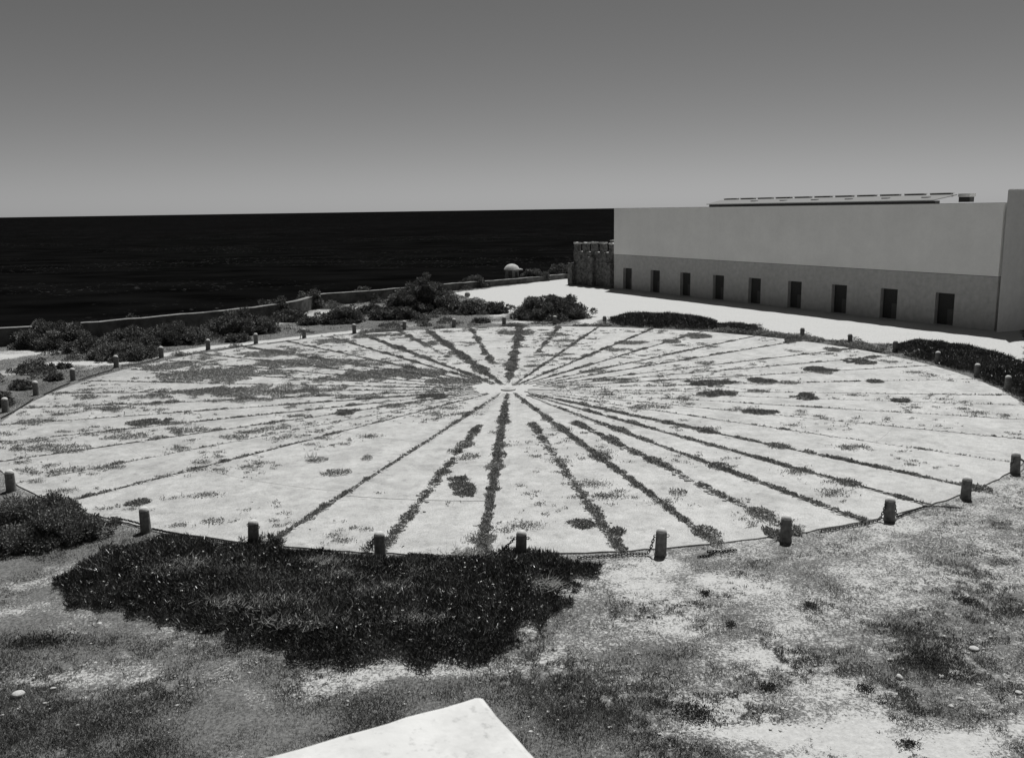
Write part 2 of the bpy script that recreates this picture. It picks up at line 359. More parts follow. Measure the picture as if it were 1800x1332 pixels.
# ------------------------------------------------------------------ pavement: sector slabs split in rings, stone rows in the joints
pave = tag(empty('pavement', (OC[0], OC[1], 0)), 'pale circular compass pavement divided by radiating joints', None, None, 'structure')
PO = Vector((OC[0], OC[1], 0))
def ray_pt(a, r): return (CEN.x+math.sin(a)*r, CEN.y+math.cos(a)*r)
full = [r for r in RAYS if r[1] < 5]
for i, ra in enumerate(full):
    a0 = math.radians(ra[0]); a1 = math.radians(full[(i+1) % len(full)][0])
    if a1 < a0: a1 += 2*math.pi
    gw = lambda w_: .028 if w_ < .28 else min(.13, w_*.2)
    g0 = gw(ra[2]); g1 = gw(full[(i+1) % len(full)][2])
    r_in = max(0.9, (g0+g1+.10)/(a1-a0))
    rmax = rim((a0+a1)/2)
    cuts = [r_in]+[c_+random.uniform(-.9, .9) for c_ in (5.4, 10.6, 15.8) if c_ > r_in+1.5]+[rmax]
    for k in range(len(cuts)-1):
        ra0, ra1 = cuts[k]+(.006 if k else 0), cuts[k+1]-(.006 if k < len(cuts)-2 else 0)
        poly = []
        last = k == len(cuts)-2
        nst = max(2, int((ra1-ra0)/.3))
        for j in range(nst+1):
            r = ra0+(ra1-ra0)*j/nst
            if last and j == nst: r = rim(a0)
            aa = a0+(g0+random.uniform(-.015, .05)*min(1, g0/.1))/r; poly.append(ray_pt(aa, r))
        na = max(3, int((a1-a0)*ra1/.35))
        for j in range(1, na):
            u = j/na; aa = a0+(a1-a0)*u
            if aa*ra1 < a0*ra1+g0+.05 or aa*ra1 > a1*ra1-g1-.05: continue
            r = rim(aa)+random.uniform(-.05, .03) if last else ra1+random.uniform(-.004, .004)
            poly.append(ray_pt(aa, r))
        for j in range(nst, -1, -1):
            r = ra0+(ra1-ra0)*j/nst
            if last and j == nst: r = rim(a1)
            aa = a1-(g1+random.uniform(-.015, .05)*min(1, g1/.1))/r; poly.append(ray_pt(aa, r))
        bm = bmesh.new(); top = 0.035+random.uniform(-.006, .006)
        prism(bm, [(p[0]-PO.x, p[1]-PO.y) for p in poly], -0.04, top)
        bm_obj('slab', bm, M['slab'], pave)
# round hub stone
bm = bmesh.new(); prism(bm, [(CEN.x-PO.x+.35*math.cos(a)*random.uniform(.9, 1.05), CEN.y-PO.y+.35*math.sin(a)) for a in np.linspace(0, 2*math.pi, 14, endpoint=False)], -.04, .06)
bm_obj('hub_stone', bm, M['slab'], pave, bevel=.015)

def ico_template():
    bm = bmesh.new(); bmesh.ops.create_icosphere(bm, subdivisions=1, radius=1)
    V = np.array([v.co[:] for v in bm.verts]); F = np.array([[v.index for v in f.verts] for f in bm.faces]); bm.free(); return V, F
IV, IF = ico_template()
def stones_mesh(name, pos, size, flat=.55):
    n = len(pos); V = IV[None]*(1+rng.normal(0, .16, (n, len(IV), 1)))
    sc = np.stack([size*rng.uniform(.7, 1.4, n), size*rng.uniform(.7, 1.4, n), size*flat*rng.uniform(.7, 1.2, n)], -1)
    V = V*sc[:, None]; an = rng.uniform(0, 6.28, n); ca, sa = np.cos(an)[:, None], np.sin(an)[:, None]
    V = np.stack([V[..., 0]*ca-V[..., 1]*sa, V[..., 0]*sa+V[..., 1]*ca, V[..., 2]], -1)+pos[:, None]
    F = (IF[None]+np.arange(n)[:, None, None]*len(IV)).reshape(-1, 3)
    me = bpy.data.meshes.new(name); me.vertices.add(V.size//3); me.vertices.foreach_set('co', V.astype(np.float32).ravel())
    me.loops.add(F.size); me.loops.foreach_set('vertex_index', F.astype(np.int32).ravel())
    me.polygons.add(len(F)); me.polygons.foreach_set('loop_start', np.arange(0, F.size, 3, dtype=np.int32)); me.update(calc_edges=True); return me

for i, (ad, r0, w, cov, st) in enumerate(RAYS):
    a = math.radians(ad); R = rim(a); n = int((R-r0)*st*13)
    r = rng.uniform(r0, R, n); off = rng.normal(0, min(.10, w*.26), n)
    hx = CEN.x+np.sin(a)*r+np.cos(a)*off-PO.x; hy = CEN.y+np.cos(a)*r-np.sin(a)*off-PO.y
    base_z = 0.022 if r0 < 5 else 0.045
    me = stones_mesh('stone_row', np.stack([hx, hy, np.full(n, base_z)], -1), rng.uniform(.035, .08, n))
    tag(link('stone_row', me, M['cobble'], pave), kind='stuff')

# ------------------------------------------------------------------ weeds on the pavement
def in_disc(x, y, m=0.0): return np.hypot(x-OC[0], y-OC[1]) < OR-m
def weed_leaves(x, y, h, size):
    n = len(x); d = rng.normal(size=(n, 3)); d[:, 2] = np.abs(d[:, 2])*.8+.15
    z = 0.03+rng.random(n)*h
    return leaves(np.stack([x, y, z], -1), d, size*rng.uniform(.6, 1.3, n), size*.42*rng.uniform(.7, 1.3, n))
VW = []; TW = []
for i, (ad, r0, w, cov, st) in enumerate(RAYS):
    a = math.radians(ad); R = rim(a)+.1
    w *= .42; n = int((R-r0)*24*(.35+cov)); r = rng.uniform(r0, R, n); sd_ = weedseed(i)
    nz = .5*fbm(r*.5+sd_, np.full(n, sd_), 3)+.5*vnoise(r*1.3+sd_, np.full(n, sd_*2))
    thr = .68-.50*cov
    kw = np.maximum(sstep(thr, thr+.20, nz), .12+.30*cov); k = rng.random(n) < kw; r = r[k]; kw = kw[k]; n = len(r)
    taper = np.clip(.22+r/7.5, 0, 1)
    rho = np.clip(w*.27*np.exp(rng.normal(0, .6, n)), .025, .34)*taper*(.45+.55*kw)
    off = rng.normal(0, w*.24, n)*taper
    per = np.maximum((math.pi*rho**2*1700).astype(int), 4); ii = np.repeat(np.arange(n), per); m_ = len(ii)
    qa = rng.uniform(0, 2*math.pi, m_); qr = np.sqrt(rng.random(m_))*(1+.25*np.abs(rng.normal(0, 1, m_))*(rng.random(m_) < .25))
    rr_ = r[ii]+np.cos(qa)*qr*rho[ii]*1.35; oo = off[ii]+np.sin(qa)*qr*rho[ii]
    x = CEN.x+np.sin(a)*rr_+np.cos(a)*oo; y = CEN.y+np.cos(a)*rr_-np.sin(a)*oo
    hh = np.clip(.45*rho[ii]*(1.05-np.minimum(qr, 1)**2), .01, .12)
    VW.append(weed_leaves(x, y, hh, .07)); TW.append(np.clip(rng.normal(.45, .22, m_)+(rng.normal(0, .18, n))[ii], 0, 1))
# looser drifts of weed spread over the slabs (left and back of the rose mostly)
DRIFT = [(820,805,25,8,.5),(800,795,22,5,.6),(555,812,24,6,.7),(590,834,38,6,.55),(645,808,12,5,.7),(1190,870,22,8,.35),(1310,884,32,12,.22),(1320,925,26,10,.3),
 (300,838,40,6,.35),(360,815,32,6,.45),(380,660,120,16,.60),(300,645,60,9,.5),(560,640,150,9,.62),(450,690,220,14,.30),(700,658,100,9,.8),(790,672,60,6,.75),(230,640,60,5,.4),
 (480,622,90,8,.5),(370,690,70,9,.6),(100,790,70,8,.4),(60,745,50,7,.35),(200,770,50,6,.35),(330,760,60,6,.35),(430,705,50,5,.5),(520,690,60,6,.5),(420,770,40,5,.45),
 (480,755,40,5,.4),(910,586,38,6,.6),(650,592,50,4,.5),(590,601,60,5,.45),(845,652,16,5,.9),(800,622,15,4,.9),(862,632,7,5,.9),(690,716,26,5,.6),(1070,670,45,3.5,.6),
 (1385,675,20,3.5,.8),(1450,656,16,4,.7),(1465,616,15,4,.9),(1180,602,18,4,.9),(1225,592,24,5,.9),(1330,690,30,3,.4),(1150,717,40,4,.4),(1000,601,30,3,.5),(1110,604,35,4,.7),
 (180,720,50,5,.5),(260,700,50,5,.4),(150,700,40,4,.4),(620,668,90,7,.5),(640,700,60,4,.4),(120,830,40,5,.3),(1240,640,40,4,.35),(1120,640,35,3,.4),(500,905,30,6,.08),(380,920,35,6,.35),
 (1180,680,60,3,.35),(1040,655,40,4,.5),(1090,616,40,3,.4),(980,590,25,4,.4),(700,590,40,4,.4),(760,606,20,5,.5)]
for cx, cy, rx, ry, cov in DRIFT:
    X0, Y0, A, B_ = pxblob(cx, cy, rx, ry); n = int(A*B_*4*1500)
    u = rng.uniform(-1.3, 1.3, (n, 2)); x = X0+u[:, 0]*A; y = Y0+u[:, 1]*B_
    f = 1-np.hypot(u[:, 0], u[:, 1])+(fbm(x*1.6, y*1.6, 4)-.5)*1.9*(1.25-cov)
    k = (f > .55-.55*cov) & in_disc(x, y) & (rng.random(n) < .45+.5*cov)
    x, y = x[k], y[k]
    VW.append(weed_leaves(x, y, .05, .075)); TW.append(np.clip(rng.normal(.55, .25, len(x)), 0, 1))
# scattered single sprigs
n = 11000; x = OC[0]+rng.uniform(-OR, OR, n); y = OC[1]+rng.uniform(-OR, OR, n)
k = in_disc(x, y, .3) & (fbm(x*.45+9, y*.45, 4) > .47+.09*sstep(-6, 4, x)+.07*(y < 32)); x, y = x[k], y[k]; n = len(x)
rho = np.clip(.05*np.exp(rng.normal(0, .75, n)), .015, .30); per = np.maximum((math.pi*rho**2*1300).astype(int), 3); ii = np.repeat(np.arange(n), per); m_ = len(ii)
VW.append(weed_leaves(x[ii]+rng.normal(0, .6, m_)*rho[ii]*1.5, y[ii]+rng.normal(0, .6, m_)*rho[ii], .03, .06)); TW.append(np.clip(rng.normal(.5, .25, m_), 0, 1))
me = fast_mesh('joint_weeds', np.concatenate(VW), 4, np.concatenate(TW))
tag(link('joint_weeds', me, M['weed']), 'low dark weeds growing along the radiating joints of the pavement', 'weeds', None, 'stuff')

# compact weed cushions that can be told apart
CUSH = [(808,858,28,19,'ragged dark weed cushion between two rays near the front middle of the pavement'),
 (265,745,36,8,'flat oval weed cushion on the left of the pavement'),
 (605,727,28,6,'long flat weed cushion left of the pavement centre'),
 (757,698,26,5,'weed cushion just left of where the rays meet'),
 (245,886,18,6,'small weed cushion on the bare sector at front left'),
 (1262,694,36,6,'broad dark weed cushion right of the pavement centre'),
 (1250,675,45,6,'pale wide weed cushion just behind the broad dark one right of centre'),
 (1415,699,23,6,'bushy dark weed cushion alone in the middle of the right half'),
 (1338,727,28,5,'low weed cushion in front of the broad dark one, right of centre'),
 (1340,671,21,5,'round weed cushion behind the bushy one in the right half'),
 (1585,707,14,3,'small dark weed dot far out on the right rays'),
 (1540,673,15,3,'small weed cushion on the ray towards the right rim'),
 (1510,637,22,5,'weed cushion near the back right rim of the pavement'),
 (1440,651,28,4,'long weed cushion inward of the back right rim'),
 (1392,601,20,4,'weed cushion close to the bollards at the back right'),
 (1360,941,18,9,'dark round weed cushion beside a front right bollard'),
 (1085,937,17,11,'thick weed cushion at the front end of a ray'),
 (1022,924,22,9,'loose weed cushion near the front rim left of the thick one')]
for cx, cy, rx, ry, lab in CUSH:
    X0, Y0, A, B_ = pxblob(cx, cy, rx, ry); n = int(A*B_*3.2*2600)+200
    u = rng.uniform(-1.1, 1.1, (n, 2)); x = u[:, 0]*A; y = u[:, 1]*B_
    f = 1-np.hypot(u[:, 0], u[:, 1])+(fbm((x+X0)*2.2, (y+Y0)*3.4, 4)-.5)*2.0
    k = f > .22; x, y, f = x[k], y[k], f[k]
    e = tag(empty('weed_cushion', (X0, Y0, 0.03)), lab, 'weed cushion', 'weed cushions on the pavement')
    d = rng.normal(size=(len(x), 3)); d[:, 2] = np.abs(d[:, 2])+.2
    h = .10*np.clip(f, 0, 1)
    vv = leaves(np.stack([x, y, rng.random(len(x))*h], -1), d, .085*rng.uniform(.6, 1.3, len(x)), .035*rng.uniform(.7, 1.3, len(x)))
    link('foliage', fast_mesh('weed_cushion_foliage', vv, 4, np.clip(rng.normal(.38, .25, len(x)), 0, 1)), M['weed'], e)

# ------------------------------------------------------------------ grass
def grass(name, x, y, L, w, tone, mt, label, tilt=.55):
    n = len(x); d = rng.normal(0, tilt, (n, 3)); d[:, 2] = 1
    z = np.full(n, -0.02)
    me = fast_mesh(name, blades(np.stack([x, y, z], -1), d, L, w), 3, tone)
    return tag(link(name, me, mt), label, 'grass', None, 'stuff')
n = 1500000
y = 10.5+36*rng.random(n)**1.55; x = rng.uniform(-1, 1, n)*(y*.60+1.5)
s = sandval(x, y)+(fbm(x*6, y*6, 4)-.5)*1.3
k = (rng.random(n) < sstep(.64, .30, s)) & (np.hypot(x-OC[0], y-OC[1]) > OR+.1); x, y, s = x[k], y[k], s[k]
big = fbm(x*.6+31, y*.6, 4)
lush = np.zeros(len(x))
for q_ in ((160,1285,360,60),(560,1270,220,45),(1040,1240,160,70),(1590,1130,140,36),(80,1125,90,18),(1720,1075,100,22)):
    X0, Y0, A_, B_ = pxblob(*q_); lush = np.maximum(lush, np.exp(-((x-X0)/A_)**2-((y-Y0)/B_)**2))
lush = lush*np.clip(.3+1.3*fbm(x*1.5, y*1.5+60, 4)-.2, 0, 1)
grass('short_grass', x, y, (.042+.06*np.clip(big*1.6-.5, 0, 1)+.035*lush)*rng.uniform(.6, 1.5, len(x)), rng.uniform(.007, .018, len(x)),
      np.clip(-.04+.70*fbm(x*2.3, y*2.3+7, 4)-.18*lush+rng.normal(0, .30, len(x)), 0, 1), M['grass'], 'short patchy dry grass in front of and beside the compass pavement', .8)
n = 260000
y = 46+50*rng.random(n); x = rng.uniform(-1, 1, n)*(y*.6+1.5)
s = sandval(x, y)+(fbm(x*3, y*3, 3)-.5)*.5
k = (s < .40) & (np.hypot(x-OC[0], y-OC[1]) > OR+.15) & (y < np.interp(x, PX, PY)-.5); x, y = x[k], y[k]
grass('rough_grass', x, y, .10*rng.uniform(.5, 1.6, len(x)), rng.uniform(.015, .035, len(x)), np.clip(.05+.3*fbm(x*.7, y*.7+7, 3)+rng.normal(0, .16, len(x)), 0, 1),
      M['grass'], 'rough grass between the pavement rim and the sea wall', .8)

for k_, (px, py, lab) in enumerate(((1145,560,'thin dry stalks sticking up from the back rim mat'),(1605,606,'thin dry stalks rising from the left part of the right rim mat'),(830,980,'thin dry stalks at the back edge of the front succulent mat'),(66,850,'spiky little plant on the pavement beside the bollard at the left edge'),(548,806,'spiky plant on the bare left front sectors'))):
    g = pix(px, py); n = 26 if k_ < 3 else 40; sp = 1.1 if k_ < 3 else .12
    e = tag(empty('dry_stalks' if k_ < 3 else 'spiky_plant', (g.x, g.y, 0.02)), lab, 'plant')
    d = rng.normal(0, .18 if k_ < 3 else .6, (n, 3)); d[:, 2] = 1
    link('stalk', fast_mesh('stalks', blades(np.stack([rng.normal(0, sp, n), rng.normal(0, sp*.25, n), np.zeros(n)], -1), d, rng.uniform(.2, .55, n) if k_ < 3 else rng.uniform(.12, .3, n), np.full(n, .012)), 3, np.clip(rng.normal(.3, .2, n), 0, 1)), M['grass'], e)['kind'] = 'stuff'

# ------------------------------------------------------------------ succulent mats
def ice_mat(poly, label, hmax, dens, leafL, ragged=.6, flowers=0, dry_spots=()):
    P = [pix(*q) for q in poly]; xs = [p.x for p in P]; ys = [p.y for p in P]
    area = (max(xs)-min(xs)+1)*(max(ys)-min(ys)+1); n = int(area*dens)
    x = rng.uniform(min(xs)-.5, max(xs)+.5, n); y = rng.uniform(min(ys)-.5, max(ys)+.5, n)
    wx = x+(fbm(x*1.7, y*1.7, 4)-.5)*ragged*2; wy = y+(fbm(x*1.7+50, y*1.7, 4)-.5)*ragged*2
    k = inpoly(wx, wy, P); x, y = x[k], y[k]
    ed = seg_dist(x, y, P+[P[0]]); dome = sstep(0, 1.0, ed)
    h = hmax*(.25+.75*dome)*(.45+.9*fbm(x*1.1+3, y*1.1, 4))
    z = h*(rng.random(len(x))**.5)
    d = rng.normal(0, .75, (len(x), 3)); d[:, 2] = np.abs(d[:, 2])*.6+.55
    dry = sstep(.50, .66, fbm(x*.55+80, y*.55, 4))
    L = leafL*rng.uniform(.6, 1.35, len(x))*(1+.5*dry); wd = L*.16*(1-.35*dry)
    tone = np.clip(rng.normal(.30, .2, len(x))+.5*sstep(.5, .7, fbm(x*2.2, y*2.2, 3))+.9*dry*(rng.random(len(x)) < .5), 0, 1.6)
    me = fast_mesh('succulent_mat', leaves(np.stack([x, y, z], -1), d, L, np.maximum(wd, .012)), 4, tone)
    o = tag(link('succulent_mat', me, M['ice']), label, 'ground cover', None, 'stuff')
    for cx, cy, rx, ry in dry_spots:
        X0, Y0, A_, B_ = pxblob(cx, cy, rx, ry); nn = int(A_*B_*3400)
        xx = X0+rng.normal(0, .5, nn)*A_; yy = Y0+rng.normal(0, .5, nn)*B_; dd = rng.normal(0, .5, (nn, 3)); dd[:, 2] = .5; dd[:, 0] += .35; dd[:, 1] -= .25
        me2 = fast_mesh('dry_tuft', blades(np.stack([xx, yy, rng.uniform(.12, .30, nn)], -1), dd, rng.uniform(.10, .26, nn), rng.uniform(.010, .02, nn)), 3, np.clip(rng.normal(.42, .3, nn), 0, 1))
        link('dry_tuft', me2, M['dry'], o)['kind'] = 'stuff'
    if flowers:
        j = rng.choice(len(x), flowers); p0 = np.stack([x[j], y[j], h[j]+.02], -1)
        vs = []
        for kx in range(5):
            an = rng.uniform(0, .4)+kx*1.2566; dd = np.tile(np.array([math.cos(an), math.sin(an), .5]), (flowers, 1))
            vs.append(leaves(p0, dd+rng.normal(0, .1, (flowers, 3)), np.full(flowers, .035), np.full(flowers, .024)))
        link('flower', fast_mesh('mat_flowers', np.concatenate(vs), 4), M['petal'], o)['kind'] = 'stuff'
    return o
ice_mat([(85,1040),(110,1005),(190,975),(255,958),(300,944),(360,955),(440,962),(560,975),(690,983),(860,984),(985,982),(1035,1000),(1028,1032),(975,1072),(935,1105),(930,1130),(860,1160),(770,1172),(650,1178),(560,1165),(480,1142),(400,1112),(300,1092),(200,1088),(125,1072)],
        'dark succulent mat with tiny white flowers spreading before the front bollards', .36, 3300, .105, 1.0, 260,
        ((300,1018,60,14),(350,1010,50,10),(440,1025,70,14),(470,1040,50,12),(560,1010,60,12),(590,1035,50,14),(620,1060,70,16),(520,1080,90,14),(420,1075,60,12),(690,1060,50,14),(560,1110,90,14),(700,1110,80,12),(960,1045,30,10),(760,1020,60,10),(820,990,40,8)))
ice_mat([(1065,566),(1090,557),(1150,555),(1220,559),(1265,567),(1258,580),(1180,578),(1100,574)], 'dark low succulent mat along the back rim right of the mound', .32, 800, .17, .8, 60)
ice_mat([(1265,570),(1330,574),(1345,586),(1300,589),(1255,582)], 'small greyish succulent mat continuing the one along the back rim', .2, 600, .14, .8)
ice_mat([(1560,612),(1600,603),(1660,606),(1720,617),(1800,640),(1850,660),(1850,730),(1790,695),(1740,668),(1690,652),(1620,634)], 'dark succulent mat around the bollards at the right rim', .34, 1000, .15, .9, 70)

# ------------------------------------------------------------------ shrubs
def shrub(cx, base, wpx, hpx, label, depth=.75, name='shrub', leafL=None, behind=None):
    g = pix(cx, base); dist = math.hypot(g.x, g.y, CAMH); a = wpx*dist/FPX/2*.98; hpx = hpx*.98; b_ = a*depth; h = max(hpx*dist/FPX-b_*.8*CAMH/dist, .15); g = g+Vector((g.x, g.y, 0)).normalized()*b_*.8
    if behind: g = Vector(behind)
    e = tag(empty(name, (g.x, g.y, 0)), label, 'shrub', 'shrubs on the headland')
    nl = int(18+14*a*b_+8*a*h); th = rng.uniform(0, 2*math.pi, nl); ph = np.arccos(rng.uniform(.0, 1, nl))
    k = rng.uniform(.74, 1.0, nl)*np.where(rng.random(nl) < .18, rng.uniform(1.05, 1.25, nl), 1)
    lc = np.stack([a*k*np.sin(ph)*np.cos(th), b_*k*np.sin(ph)*np.sin(th), h*k*np.cos(ph)*(.62+.28*rng.random(nl))], -1)
    lr = np.clip(.15*a, .10, .32)*rng.uniform(.55, 1.5, nl)
    LL = leafL or float(np.clip(dist*.0021, .06, .17))
    per = np.maximum((lr**2*4*math.pi*1.0/(LL*LL*.30)).astype(int), 16); per = np.minimum(per, 700)
    ii = np.repeat(np.arange(nl), per); dr = unit(rng.normal(size=(len(ii), 3)))
    pos = lc[ii]+dr*(lr[ii]*rng.uniform(.45, 1.0, len(ii)))[:, None]*np.array([1, 1, .8])
    pos[:, 2] = np.maximum(pos[:, 2], .02)
    d = dr+rng.normal(0, .6, dr.shape)+np.array([0, 0, .35])
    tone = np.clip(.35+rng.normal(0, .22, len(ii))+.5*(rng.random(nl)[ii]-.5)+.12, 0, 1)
    link('foliage', fast_mesh('shrub_foliage', leaves(pos, d, LL*rng.uniform(.7, 1.3, len(ii)), LL*.45*rng.uniform(.7, 1.3, len(ii))), 4, tone), M['bush'], e)
    # low inner foliage that closes the crown
    ni = int(min(6000, 400+a*b_*900)); u = unit(rng.normal(size=(ni, 3))); u[:, 2] = np.abs(u[:, 2]); u = u*(rng.random(ni)**.4)[:, None]
    pos = u*np.array([a*.9, b_*.9, h*.72])
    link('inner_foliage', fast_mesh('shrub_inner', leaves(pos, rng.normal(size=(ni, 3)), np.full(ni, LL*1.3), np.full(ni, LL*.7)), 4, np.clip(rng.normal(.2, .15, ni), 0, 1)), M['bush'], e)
    bm = bmesh.new()
    for s_ in range(5):
        an = s_*1.25+.3; tip = Vector((math.cos(an)*a*.5, math.sin(an)*b_*.5, h*.7))
        r0 = .03; vs = []
        for zf, rr_ in ((0, r0), (1, .008)):
            c_ = tip*zf; vs.append([bm.verts.new(c_+Vector((math.cos(q_)*rr_, math.sin(q_)*rr_, -.05*(1-zf)))) for q_ in (0, 2.1, 4.2)])
        for q_ in range(3): bm.faces.new((vs[0][q_], vs[0][(q_+1) % 3], vs[1][(q_+1) % 3], vs[1][q_]))
    bm_obj('stem', bm, M['stem'], e)
    return e
SHRUBS = [(95,613,125,50,'dark shrub under the sea wall at the far left, its top touching the wall line'),
 (238,611,115,36,'spreading shrub right of the far left one under the sea wall'),(312,607,105,40,'rounded shrub in the middle of the left scrub, beside a small bare patch'),
 (215,634,110,32,'low shrub nearest the pavement in the left scrub'),(150,622,70,28,'squat shrub between the far left one and the low front one'),
 (428,589,125,46,'large rounded shrub standing apart under the bend of the left sea wall'),(418,602,46,19,'small shrub at the foot of the large rounded one'),
 (512,566,62,23,'shrub close under the bend of the sea wall'),(545,572,40,19,'little shrub in front of the one under the wall bend'),
 (600,570,80,34,'dark shrub in front of the bare patch by the wall corner'),(652,554,56,22,'low shrub between the bare patch and the tallest thicket'),
 (672,563,50,24,'small front shrub left of the tallest thicket'),(710,562,58,26,'front shrub below the tallest thicket'),
 (742,551,128,66,'tallest shrub of the thicket by the sea wall'),(790,552,66,34,'shrub leaning on the right of the tallest one'),
 (825,553,56,30,'shrub beside the small white marker stone'),(870,552,58,25,'rightmost shrub of the thicket beside the sandy path'),
 (967,563,136,52,'domed shrub standing alone on the sand in front of the stone wall'),
 (62,655,64,18,'low shrub on the bare ground at the left edge'),(38,686,46,17,'small shrub behind the left bollards'),(2,716,50,30,'shrub cut by the left picture edge beside a bollard'),
 (112,648,22,10,'tiny round shrub near the left footpath'),(97,669,28,13,'tiny shrub behind the second bollard on the left'),
 (845,568,34,11,'small dark tuft shrub among the back bollards')]
for q_ in SHRUBS: shrub(*q_)
shrub(58, 962, 250, 88, 'big domed shrub at the left edge in front of the bollards', .6, leafL=.07)
# shrubs on the seaward side of the wall
for px, off, wpx, h, lab in ((545,1.4,52,1.75,'wispy shrub rising behind the bend of the sea wall'),(480,1.4,70,1.5,'low shrub behind the left stretch of the sea wall'),(640,1.3,50,1.35,'shrub peeping over the wall behind the wall corner'),
        (835,1.3,55,1.15,'shrub behind the sea wall left of the sentry box'),(940,1.8,50,1.5,'shrub behind the sea wall just right of the sentry box'),(985,1.8,50,1.75,'shrub behind the sea wall next to the crenellated wall'),(235,1.2,40,1.45,'small shrub topping the sea wall at the left')):
    g = pix(px, 560); xx = None
    dx, dy = g.x/g.y, 1.0
    ys = np.linspace(40, 120, 2000); xs = ys*dx; kk = np.argmax(ys > np.interp(xs, PX, PY)); yy = ys[kk]+off
    dist = math.hypot(yy, 8)
    shrub(px, 560, wpx*math.hypot(pix(px, 560).y, 8)**-1*dist, 1.22*h*FPX/math.hypot(pix(px,560).x, pix(px,560).y, CAMH), lab, .6, behind=(yy*dx, yy, 0))

# low scrub that fills the gaps between the shrubs, and the ragged growth along the rim
def low_scrub(name, x, y, rho, label, hk, mt, size):
    per = np.maximum((math.pi*rho**2*420*(.12/size)**2).astype(int), 5); ii = np.repeat(np.arange(len(x)), per); m_ = len(ii)
    qa = rng.uniform(0, 6.283, m_); qr = np.sqrt(rng.random(m_))*(1+.3*np.abs(rng.normal(0, 1, m_))*(rng.random(m_) < .2))
    h = np.clip(hk*rho[ii]*(1.1-np.minimum(qr, 1)**2), .02, .6); d = rng.normal(size=(m_, 3)); d[:, 2] = np.abs(d[:, 2])*.8+.2
    p = np.stack([x[ii]+np.cos(qa)*qr*rho[ii]*1.3, y[ii]+np.sin(qa)*qr*rho[ii], rng.random(m_)*h], -1)
    me = fast_mesh(name, leaves(p, d, size*rng.uniform(.6, 1.3, m_), size*.45*rng.uniform(.6, 1.3, m_)), 4, np.clip(rng.normal(.45, .22, m_)+rng.normal(0, .2, len(x))[ii], 0, 1))
    tag(link(name, me, mt), label, 'scrub', None, 'stuff')
n = 2600; y = rng.uniform(40, 96, n); x = rng.uniform(-38, 4, n)
k = (np.hypot(x-OC[0], y-OC[1]) > OR+1.6) & (y < np.interp(x, PX, PY)-.5) & (sandval(x, y) < .5) & (seg_dist(x, y, PATH) > .9) & ~inpoly(x, y, SANDPOLY) & (fbm(x*.35+70, y*.35, 4)+.25*sstep(5, 1.5, np.interp(x, PX, PY)-y) > .55)
x, y = x[k], y[k]
low_scrub('low_scrub', x, y, np.clip(.28*np.exp(rng.normal(0, .5, len(x))), .08, .8), 'low grey scrub filling the ground between the shrubs and the sea wall', .75, M['bush'], .12)
n = 900; an = np.radians(np.concatenate([rng.uniform(38, 76, n), rng.uniform(-62, 18, n//2)])); q_ = OR+.45+np.abs(rng.normal(0, .45, len(an)))
x = OC[0]+np.sin(an)*q_; y = OC[1]+np.cos(an)*q_
k = (fbm(x*.8, y*.8+33, 4) > .40+.12*(x < 6)) & (seg_dist(x, y, PATH) > .6); x, y = x[k], y[k]
low_scrub('rim_growth', x, y, np.clip(.15*np.exp(rng.normal(0, .5, len(x))), .05, .45), 'thin ragged growth along the far rim of the pavement', .8, M['weed'], .10)

# little tufts in the foreground grass
TUFT = [(1425,1067,14,8,'small dark tuft in the grass below the fourth front bollard from the right'),(1702,1059,16,7,'dark tuft at the right in the grass'),(1352,1210,20,10,'round tuft left of the bright bottom sand'),
 (1520,1212,16,8,'small tuft right of the round one near the bottom sand'),(1630,1165,40,24,'broken dark tuft among pale stones at lower right'),(1225,1255,38,22,'spreading dark tuft at the bottom right of the white wall corner'),
 (1595,1310,20,8,'tuft in the bright sand at the bottom right'),(70,1128,55,16,'dark flat tuft on the left foreground rise'),(1285,1100,12,6,'faint tuft in the middle of the right grass'),(1240,1045,10,5,'tiny tuft beside the bare patch')]
for cx, cy, rx, ry, lab in TUFT:
    X0, Y0, A, B_ = pxblob(cx, cy, rx, ry); n = int(A*B_*5000)+90
    u = rng.normal(0, .45, (n, 2)); x = u[:, 0]*A; y = u[:, 1]*B_
    e = tag(empty('grass_tuft', (X0, Y0, 0)), lab, 'tuft', 'tufts in the foreground grass')
    d = rng.normal(0, .7, (n, 3)); d[:, 2] = 1
    vv = leaves(np.stack([x, y, rng.random(n)*.04], -1), d, rng.uniform(.03, .075, n), rng.uniform(.012, .025, n))
    link('foliage', fast_mesh('tuft_foliage', vv, 4, np.clip(rng.normal(.15, .2, n), 0, 1)), M['bush'], e)

